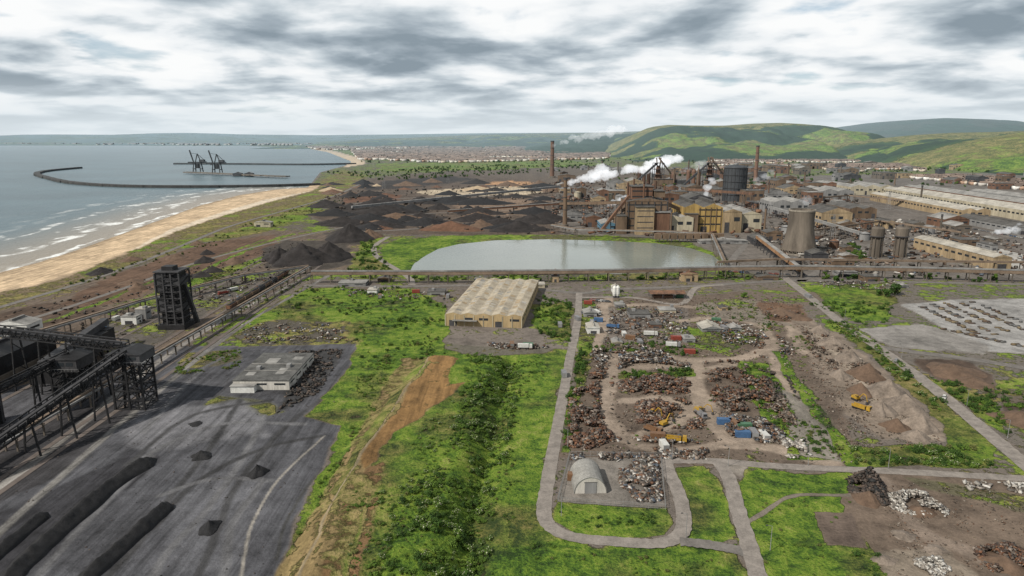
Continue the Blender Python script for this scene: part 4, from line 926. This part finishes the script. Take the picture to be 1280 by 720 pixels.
scatter('shrub_thicket',[[(925,455),(955,458),(1000,520),(1060,560),(1050,575),(990,560),(950,510)],[(860,385),(930,378),(990,405),(1020,430),(1000,445),(930,410)]],500,.4,1.8,B1+B2+B4,.49,8)
scatter('shrub_thicket',[[(770,466),(865,462),(870,470),(770,472)],[(1000,375),(1120,378),(1110,410),(1060,405)],[(1160,470),(1240,490),(1265,545),(1210,510)],[(1235,480),(1300,475),(1400,540),(1300,560)]],220,.6,2.2,B1+B2,.46,8)
scatter('shrub_thicket',[[(730,380),(1000,380),(1060,570),(705,570)]],800,.25,1.1,B2+B4+B1,.55,9)
scatter('shrub_thicket',[[(455,296),(478,292),(470,318),(500,345),(470,350),(430,345),(445,320)],[(510,346),(900,342),(980,350),(800,350),(520,352)]],300,1.2,3.,B1+B2,.45,14)
scatter('shrub_thicket',[[(240,350),(335,322),(300,345),(200,385)],[(280,375),(385,340),(385,352),(300,392)],[(225,450),(300,436),(300,460),(215,470)]],260,.5,1.8,B2+B4,.48,12)
scatter('shrub_thicket',[[(60,365),(250,300),(400,250),(430,240),(440,250),(300,298),(150,345),(60,372)]],700,.8,2.2,B1+B4,.52,25)
scatter('shrub_thicket',[[(945,595),(1060,592),(1080,700),(1100,740),(960,740)]],200,.3,1.1,B2+B4,.5,9)
scatter('shrub_thicket',[[(1060,690),(1100,690),(1120,740),(1050,740)],[(700,640),(830,645),(835,655),(720,660)]],60,.4,1.4,B1+B2,.48,7)
scatter('shrub_thicket',[[(690,445),(640,450),(640,560),(660,660),(720,690),(900,700),(900,740),(620,740),(600,640)]],1000,.2,.9,B2+B4+B1,.51,9)
scatter('tree_belt',[[(690,222),(1060,205),(1300,232),(1300,246),(1060,232),(760,236)],[(400,215),(690,203),(770,206),(690,216),(480,226)]],800,3,6,TR,.5,90)
scatter('tree_belt',[[(440,192),(780,188),(1000,196),(1000,206),(700,204),(450,204)],[(880,196),(1060,196),(1350,222),(1350,240),(1100,212)]],1200,4,7.5,TR,.53,130)
scatter('tree_belt',[[(1025,340),(1120,344),(1250,348),(1250,355),(1025,352)],[(1060,300),(1090,325),(1060,330)]],70,1.5,3.5,TR,.42,20)
for px,py,s in ((1118,369,6.2),(1108,371,4.2),(1098,369,3.4),(580,380,3),(690,392,3.2),(500,402,3.),(930,372,3.2),(1045,352,3.5)):
    x,y=G(px,py); o=bpy.data.objects.new('broadleaf_tree',TR[0] if s>3.3 else TR[1]); scene.collection.objects.link(o); o.location=(x,y,-.2); o.scale=(s,s,s); o.rotation_euler[2]=s
# ---------------------------------------------------------------- mounds
def mound(name,px,py,rx,ry,h,m,rot=0,n=36,seed=1):
    x,y=G(px,py); R=14; ang=np.linspace(0,2*np.pi,n,endpoint=False); V=[(0,0,h)]
    for k in range(1,R+1):
        t=k/R
        for a in ang:
            e=1+.28*(float(vn(np.array(math.cos(a)*2+seed*7.),np.array(math.sin(a)*2+seed),seed))-.5)*2
            X=rx*t*e*math.cos(a);Y=ry*t*e*math.sin(a)
            z=h*(1-t)**.85*(1-.35*t)+ (float(fbm(np.array(X/3+seed*3.),np.array(Y/3.),seed,3))-.5)*h*.35*math.sin(math.pi*min(1,t*1.05))
            V.append((X,Y,z if t<1 else -.4))
    me=bpy.data.meshes.new(name); Fc=[(0,1+i,1+(i+1)%n) for i in range(n)]
    for k in range(R-1):
        for i in range(n): a=1+k*n+i; b=1+k*n+(i+1)%n; Fc.append((a,a+n,b+n,b))
    me.from_pydata(V,[],Fc); me.materials.append(m); me.polygons.foreach_set('use_smooth',[True]*len(Fc)); me.update()
    o=bpy.data.objects.new(name,me); o.location=(x,y,0); o.rotation_euler[2]=rot; scene.collection.objects.link(o)
CO=mat('coal',(.017,.017,.019),.5,.5,.8,bump=.6); SLAG=mat('grey_slag',(.195,.16,.132),.5,.2,.95,bump=.5); EARTH=mat('brown_earth',(.12,.08,.056),.4,.2,.95,bump=.5); DKE=mat('dark_ore',(.026,.023,.023),.5,.1,.95,bump=.5); SANDM=mat('sand_stock',(.36,.28,.19),.3,.2,.95); ORE=mat('iron_ore',(.12,.065,.042),.4,.1,.95,bump=.5)
def ridge(name,pts,w,h,m,seed=3):
    P=np.array(smooth_path(GP(pts),24)); t=np.gradient(P,axis=0); t/=np.linalg.norm(t,axis=1)[:,None]; nn=np.stack([-t[:,1],t[:,0]],1)
    q=np.linspace(-1,1,13); L=len(P); s=np.arange(L)/(L-1); V=[]
    for i in range(L):
        e=min(1,12*min(s[i],1-s[i])+.03); sc=e*(.8+.4*float(fbm(np.array(i/14.),np.array(2.),seed,3)))
        for k in q:
            p=P[i]+nn[i]*k*w/2*sc; z=h*sc*(1-abs(k))**.8*(.7+.6*float(fbm(np.array(p[0]/2.),np.array(p[1]/2.),seed,3))); V.append((p[0],p[1],z if abs(k)<1 else -.3))
    np_mesh(name,V,gridfaces(L,13),[m],True)
ridge('coal_stockpile_ridge',[(197,573),(150,600),(90,650),(40,695),(0,735)],8,3.2,CO,3)
ridge('coal_stockpile_ridge',[(214,630),(190,650),(150,686),(95,735)],6.5,2.8,CO,5)
ridge('coal_stockpile_ridge',[(60,640),(0,690),(-60,740)],6,2.4,CO,7)
for a in ((252,571,4,4,2.8),(322,592,3.6,4.2,3.8),(262,660,3.8,4.6,2.8),(245,530,3,3,1.0)): mound('coal_pile',*a,CO,seed=int(a[0]))
mound('coal_stockpile',378,327,32,26,19,DKE,seed=4); mound('coal_stockpile',412,322,26,28,17,DKE,seed=5); mound('coal_stockpile',350,324,20,22,12,DKE,seed=9); mound('coal_stockpile',438,299,26,34,19,DKE,seed=6); mound('coal_stockpile',462,296,16,24,10,EARTH,seed=8)
for i,(a,b,r,h) in enumerate(((1040,432,9,6),(1062,450,9,6.5),(1085,470,10,7),(1110,492,10,7.5),(1130,512,10,7.5),(1150,534,8,6.5),(1075,490,6,5),(1100,515,7,6),(1025,415,7,5),(1120,535,6,4.5),(1050,470,6,4),(1145,548,6,4))): mound('slag_heap',a,b,r*.9,r*1.1,h,EARTH if i in (2,6,9) else SLAG,seed=20+i)
for i,(a,b,r,h) in enumerate(((1190,465,13,4.5),(1215,478,8,3),(975,392,11,4),(1000,398,7,3.5),(1275,524,10,3.5))): mound('earth_heap',a,b,r,r*1.1,h,EARTH,seed=40+i)
for i in range(96):
    a,b=random.uniform(405,700),random.uniform(226,288); r=random.uniform(9,26); mound('ore_stockpile',a,b,r*random.uniform(1,2.6),r,r*.52,random.choice([DKE,DKE,DKE,EARTH,CO,CO,ORE,SANDM if b<246 else DKE]),seed=60+i,n=20)
for i in range(18):
    a,b=random.uniform(120,330),random.uniform(300,365); 
    if abs((b-300)-(330-a)*.28)<26: mound('ore_stockpile',a,b,random.uniform(6,12),random.uniform(6,14),random.uniform(3,6),random.choice([DKE,EARTH]),seed=160+i,n=20)
for a in ((1085,625,5,5,3.5),(1150,640,6,4,2),(1255,705,6,6,2.5)): mound('rubble_core',*a,EARTH,seed=int(a[0]))
for a,b in ((1170,688),(1105,700),(1130,670)): mound('earth_heap',a,b,4,3,1.2,SLAG,seed=a)
# ---------------------------------------------------------------- vehicles and yard objects
PC={k:mat('paint_'+k,c,.3,1,.5) for k,c in dict(yellow=(.34,.21,.03),white=(.5,.5,.48),blue=(.05,.11,.22),red=(.22,.05,.035),grey=(.18,.18,.19),brown=(.16,.09,.05),green=(.06,.14,.08)).items()}
TYRE=mat('tyre_rubber',(.02,.02,.02),.2,2,.9)
def wheels(o,xs,ys,r,w=.3):
    for x in xs:
        for y in ys:
            n=10; V=[(x+s*w/2,y+r*math.cos(2*math.pi*i/n),r+r*math.sin(2*math.pi*i/n)) for s in (-1,1) for i in range(n)]
            o.poly('wheels',TYRE,V,[tuple(range(n)),tuple(range(n,2*n))]+[(i,(i+1)%n,n+(i+1)%n,n+i) for i in range(n)])
def lorry(px,py,rot,c,load='box'):
    x,y=G(px,py); o=Obj('lorry').at(x,y,.1,rot,.85); o.box('cab',PC[c],-1.2,1.2,-5.6,-3.6,.9,3.3,.12); o.box('windscreen',WIN,-1,1,-5.62,-5.4,2,2.9)
    o.box('chassis',DGRY,-1,1,-5,4,.7,1.05)
    if load=='box': o.box('body',PC['white'],-1.25,1.25,-3.2,4.2,1.1,3.5)
    else:
        o.box('tipper_floor',PC[c],-1.25,1.25,-3,4.2,1.1,1.4); 
        for sx in (-1.25,1.13): o.box('tipper_sides',PC[c],sx,sx+.12,-3,4.2,1.4,2.6)
        o.box('tipper_sides',PC[c],-1.1,1.1,-3,-2.85,1.4,2.8)
    wheels(o,(-1.05,1.05),(-4.6,2.0,3.4),.52); o.done()
def excavator(px,py,rot,c='yellow'):
    x,y=G(px,py); o=Obj('excavator').at(x,y,0,rot,.85)
    for s in (-1.3,1.3): o.box('tracks',TYRE,s-.35,s+.35,-2.2,2.2,0,1,.15)
    o.box('body',PC[c],-1.4,1.4,-1.6,2.3,1.1,2.4,.1); o.box('cab',PC[c],-1.4,-.3,-1.9,-.3,2.4,3.5,.08); o.box('cab_glass',WIN,-1.42,-.28,-1.92,-.6,2.7,3.2,.05)
    o.beam('boom',PC[c],(.3,-1.5,1.8),(.3,-4.2,5.2),.4); o.beam('boom',PC[c],(.3,-4.2,5.2),(.3,-6.2,4.8),.38); o.beam('arm',PC[c],(.3,-6.2,4.9),(.3,-7.4,1.6),.3); o.box('bucket',DGRY,-.4,1,-7.8,-6.8,.4,1.6,.15); o.done()
def container(px,py,rot,c):
    x,y=G(px,py); o=Obj('shipping_container').at(x,y,0,rot); o.box('body',PC[c],-1.22,1.22,-3,3,.1,2.6)
    for i in range(12): 
        for s in (-1.25,1.19): o.box('corrugations',PC[c],s,s+.06,-2.9+i*.5,-2.7+i*.5,.2,2.5)
    o.box('doors',GRY,-1.1,1.1,-3.05,-3.0,.2,2.5); o.done()
def carmesh(c):
    o=Obj('car'); o.box('body',c,-.9,.9,-2.2,2.2,.3,.85,.06); o.box('cabin',WIN,-.8,.8,-1.1,1.6,.85,1.4,.25); o.box('roof',c,-.6,.6,-.8,1.3,1.401,1.45); wheels(o,(-.8,.8),(-1.4,1.4),.33,.2); return merged(o,'parked_car')
for a in ((746,393,.3,'white'),(765,410,1.2,'blue','t'),(812,420,1.5,'white'),(843,552,1.3,'yellow','t'),(815,540,.8,'brown','t'),(1075,512,.6,'yellow','t'),(655,436,1.5,'white'),(160,398,.4,'white'),(280,368,-.6,'red','t'),(292,364,-.6,'grey'),(840,434,1.4,'grey'),(875,520,.2,'grey','t')):
    lorry(a[0],a[1],a[2],a[3],a[4] if len(a)>4 else 'box')
for a in ((815,518,.5),(873,515,1.),(1070,500,.3),(830,532,2.2)): excavator(*a)
cs=['grey','blue','white','brown','grey','red','brown','green']
for i,(a,b) in enumerate(((740,405),(748,402),(780,420),(788,424),(800,430),(845,425),(918,533),(930,536),(942,545),(905,530),(830,560),(822,548),(722,400),(735,380),(640,433),(660,434),(700,408),(928,546),(955,548),(720,600),(560,372),(520,366),(475,372),(850,372),(905,412),(130,410),(145,400),(10,420),(705,470),(862,442),(790,410),(895,402),(1010,372))):
    container(a,b,(1.45 if i%2 else .1)+random.uniform(-.2,.2),cs[i%len(cs)])
cm=[carmesh(PC[c]) for c in ('grey','white','blue','red')]+[carmesh(DGRY)]
allp=[]
for p0,p1,n in (((1190,282),(1290,300),40),((1205,276),(1290,290),36),((1140,300),(1200,318),26),((740,376),(760,378),6),((905,340),(985,344),12)):
    A=np.array(G(*p0));B=np.array(G(*p1)); q=A+(B-A)*np.linspace(0,1,n)[:,None]; allp.append(q[rng.random(n)<.8])
allp=np.concatenate(allp); idx=rng.choice([0,0,1,2,3,4,4],len(allp))
for k in range(5):
    p=allp[idx==k]; n=len(p)
    if n==0: continue
    V=np.zeros((n,4,3)); a=1.2+rng.normal(0,.05,n); c,s=np.cos(a),np.sin(a)
    for j,(x,y) in enumerate(((-.5,-.5),(.5,-.5),(.5,.5),(-.5,.5))): V[:,j,0]=p[:,0]+x*c-y*s; V[:,j,1]=p[:,1]+x*s+y*c; V[:,j,2]=.2
    par=np_mesh('parked_car_rows',V.reshape(-1,3),np.arange(n*4).reshape(-1,4),[]); par.instance_type='FACES'; par.use_instance_faces_scale=True; par.show_instancer_for_render=False
    ch=bpy.data.objects.new('parked_car',cm[k]); scene.collection.objects.link(ch); ch.parent=par
for px,py in ((728,392),(1120,452),(1180,498)):
    x,y=G(px,py); o=bpy.data.objects.new('parked_car',cm[random.choice([0,1,4])]); scene.collection.objects.link(o); o.location=(x,y,.12); o.rotation_euler[2]=random.uniform(-.3,.3) if px<1000 else -.7
for i in range(9):
    o=Obj('freight_wagon').at(-199,470+i*14.5,.2); c=random.choice([RUST,BRN,DGRY]); o.box('hopper_body',c,-1.4,1.4,-6.4,6.4,1.1,3.4,-.15); o.box('coal_load',CO,-1.2,1.2,-6,6,3.41,3.9,.4); o.box('underframe',BLK,-1.2,1.2,-6.6,6.6,.7,1.1); wheels(o,(-.8,.8),(-5,-3.4,3.4,5),.42); o.done()
def fence(name,pts,h=2.2,step=2.6):
    P=[Vector((*G(*p),0)) for p in pts]; o=Obj(name)
    for a,b in zip(P[:-1],P[1:]):
        L=(b-a).length; n=max(1,int(L/step))
        for i in range(n): p=a.lerp(b,i/n); o.beam('posts',GRY,p,p+Vector((0,0,h)),.12)
        for i in range(n*5): p=a.lerp(b,i/(n*5)); o.beam('pales',GRY,p+Vector((0,0,.1)),p+Vector((0,0,h-.1)),.05)
        for z in (.4,h-.3): o.beam('rails',GRY,a+Vector((0,0,z)),b+Vector((0,0,z)),.07)
    o.done()
fence('palisade_fence',[(697,628),(832,637),(826,572),(712,570),(697,628)])
for px,py in ((700,560),(830,575),(690,645),(845,672),(900,583),(950,688),(1000,582),(1100,586),(1050,400),(1120,448),(1200,508),(1250,548),(716,440),(724,395)):
    x,y=G(px,py); o=Obj('street_lamp').at(x+3,y); o.lathe('pole',GRY,[(.12,0),(.07,8)],seg=8); o.beam('arm',GRY,(0,0,8),(-1.4,0,8.3),.08); o.box('lantern',DGRY,-1.9,-1.3,-.15,.15,8.2,8.4); o.done()
for px,py in ((1040,300),(1110,262),(1190,240),(560,228),(480,236),(640,222)):
    x,y=G(px,py); o=Obj('electricity_pylon').at(x,y); 
    for a,b in ((-1,-1),(1,-1),(1,1),(-1,1)): o.beam('legs',GRY,(a*3,b*3,0),(a*.5,b*.5,30),.3)
    for z in (6,12,18,24): 
        w=3*(1-z/36); o.beam('bracing',GRY,(-w,-w,z),(w,-w,z+5),.2); o.beam('bracing',GRY,(w,w,z),(-w,w,z+5),.2)
    for z in (22,26,30): o.beam('crossarms',GRY,(-6,0,z),(6,0,z),.3)
    o.done()
# ---------------------------------------------------------------- steam (single scatter plus added emission standing in for multiple scattering)
def steammat(name,dens,em):
    SM=bpy.data.materials.new(name); SM.use_nodes=True; nt=SM.node_tree; nt.nodes.remove(nt.nodes['Principled BSDF'])
    vs=nt.nodes.new('ShaderNodeVolumeScatter'); vs.inputs['Color'].default_value=(1,1,1,1); vs.inputs['Density'].default_value=dens; vs.inputs['Anisotropy'].default_value=.2
    ve=nt.nodes.new('ShaderNodeEmission'); ve.inputs['Color'].default_value=(.93,.96,1,1); ve.inputs['Strength'].default_value=dens*em
    ad=nt.nodes.new('ShaderNodeAddShader'); nt.links.new(vs.outputs[0],ad.inputs[0]); nt.links.new(ve.outputs[0],ad.inputs[1])
    nt.links.new(ad.outputs[0],nt.nodes['Material Output'].inputs['Volume']); return SM
SM=steammat('steam',.055,.58); SM2=steammat('thin_steam',.018,.5)
import bmesh
def steam(px,py,z0,dx,dz,L,r0,r1,n=16,seed=1,m=None):
    R=random.Random(seed); x,y=G(px,py); bm=bmesh.new()
    for i in range(n):
        t=i/(n-1); r=r0+(r1-r0)*t**.8*(1 if t<.8 else 1.-1.2*(t-.8)); c=Vector((x+dx*t*L+R.gauss(0,r*.45),y+R.gauss(0,r*.4)+t*L*.3,z0+dz*L*t**.8+R.gauss(0,r*.3)))
        bmesh.ops.create_icosphere(bm,subdivisions=2,radius=r*R.uniform(.5,1.1),matrix=Matrix.Translation(c)@Matrix.Diagonal((1.25,1,.8,1)))
    me=bpy.data.meshes.new('steam_plume'); bm.to_mesh(me); bm.free(); me.materials.append(m or SM)
    o=bpy.data.objects.new('steam_plume',me); scene.collection.objects.link(o)
    md=o.modifiers.new('r','REMESH'); md.mode='VOXEL'; md.voxel_size=max(.8,r1*.08)
    for ns,st in ((.9,.9),(.3,.45)):
        tx=bpy.data.textures.new('c','CLOUDS'); tx.noise_scale=r1*ns; tx.noise_depth=4
        d=o.modifiers.new('d','DISPLACE'); d.texture=tx; d.strength=r1*st; d.texture_coords='LOCAL'
steam(712,248,26,1,.40,66,5,13,20,1); steam(738,250,34,1,.45,40,5,12,14,8)
steam(776,232,34,1,.14,120,9,15,22,2); steam(806,230,50,1,.15,90,8,16,14,7)
steam(880,262,14,.45,1.2,28,3,7,12,3); steam(1240,294,2,1,.15,50,3,6,14,4)
steam(692,222,92,1,.22,210,5,18,26,5,SM2)
steam(940,250,34,1,.4,40,4,9,8,6,SM2); steam(1003,305,44,.3,1,8,4,6,6,9,SM2)
steam(852,238,40,1,.4,50,4,10,10,11,SM2); steam(760,268,12,1,.5,26,3,7,9,12,SM)
# ---------------------------------------------------------------- world
w=bpy.data.worlds.new('World'); scene.world=w; w.use_nodes=True; nt=w.node_tree; bg=nt.nodes['Background']
SE,SR=math.radians(43),math.radians(234)   # sun behind-left of the drone
sky=nt.nodes.new('ShaderNodeTexSky'); sky.sky_type='NISHITA'; sky.sun_disc=False; sky.sun_elevation=SE; sky.sun_rotation=SR
tc=nt.nodes.new('ShaderNodeTexCoord'); sep=nt.nodes.new('ShaderNodeSeparateXYZ'); nt.links.new(tc.outputs['Generated'],sep.inputs[0])
zc=mth(nt,'MAXIMUM',sep.outputs[2],0.0); zz=mth(nt,'ADD',zc,.15)
cb=nt.nodes.new('ShaderNodeCombineXYZ'); nt.links.new(mth(nt,'DIVIDE',sep.outputs[0],zz),cb.inputs[0]); nt.links.new(mth(nt,'DIVIDE',sep.outputs[1],zz),cb.inputs[1])
P=cb.outputs[0]
def cl(off):
    a=nt.nodes.new('ShaderNodeVectorMath'); a.operation='ADD'; nt.links.new(P,a.inputs[0]); a.inputs[1].default_value=off
    return mth(nt,'ADD',mth(nt,'MULTIPLY',noise(nt,a.outputs[0],1.45,9,.50,.15),.62),mth(nt,'MULTIPLY',noise(nt,a.outputs[0],.55,3,.5),.38))
d0=cl((3.1,1.7,0)); d1=cl((3.03,1.56,0))
dark=mrange(nt,d0,.43,.60,0,1)
edge=mth(nt,'MULTIPLY',mth(nt,'SUBTRACT',d1,d0),6.0)
cr=nt.nodes.new('ShaderNodeValToRGB'); nt.links.new(mth(nt,'ADD',dark,edge),cr.inputs[0]); e=cr.color_ramp.elements
e[0].position=.0; e[0].color=(.97,.98,.98,1); e[1].position=1.; e[1].color=(.26,.32,.37,1)
k=e.new(.25); k.color=(.87,.90,.92,1); k=e.new(.5); k.color=(.60,.665,.71,1); k=e.new(.75); k.color=(.38,.445,.50,1)
blue=mixc(nt,1.0,sky.outputs[0],(.1,.1,.1),'MULTIPLY')
blue=mixc(nt,.5,blue,(.45,.62,.75))
cm_=mrange(nt,d0,.36,.43,0,1,True)
col=mixc(nt,mth(nt,'ADD',mth(nt,'MULTIPLY',cm_,.75),.25),blue,cr.outputs[0])
hz=mrange(nt,sep.outputs[2],.0,.085,.85,0,True)
col=mixc(nt,hz,col,(.74,.81,.85))
zen=mrange(nt,sep.outputs[2],.22,.65,1.,.60,True)   # sky dimmed overhead, out of view, to deepen scene contrast
vz=nt.nodes.new('ShaderNodeVectorMath'); vz.operation='SCALE'; nt.links.new(col,vz.inputs[0]); nt.links.new(zen,vz.inputs['Scale'])
nt.links.new(vz.outputs[0],bg.inputs[0]); bg.inputs[1].default_value=1.0
sl=bpy.data.lights.new('sun','SUN'); sl.energy=5.0; sl.angle=math.radians(1.); sl.color=(1,.93,.82)
so=bpy.data.objects.new('sun',sl); scene.collection.objects.link(so)
dv=Vector((math.sin(SR)*math.cos(SE),math.cos(SR)*math.cos(SE),math.sin(SE))); so.rotation_euler=dv.to_track_quat('Z','Y').to_euler()
# ---------------------------------------------------------------- camera
cam=bpy.data.cameras.new('camera'); cam.lens=F/1280*36; cam.sensor_width=36; cam.clip_start=1; cam.clip_end=80000
co=bpy.data.objects.new('camera',cam); scene.collection.objects.link(co); co.location=(0,0,H); co.rotation_euler=(math.pi/2-PITCH,0,0); scene.camera=co
scene.view_settings.view_transform='Standard'; scene.view_settings.look='None'; scene.view_settings.exposure=0
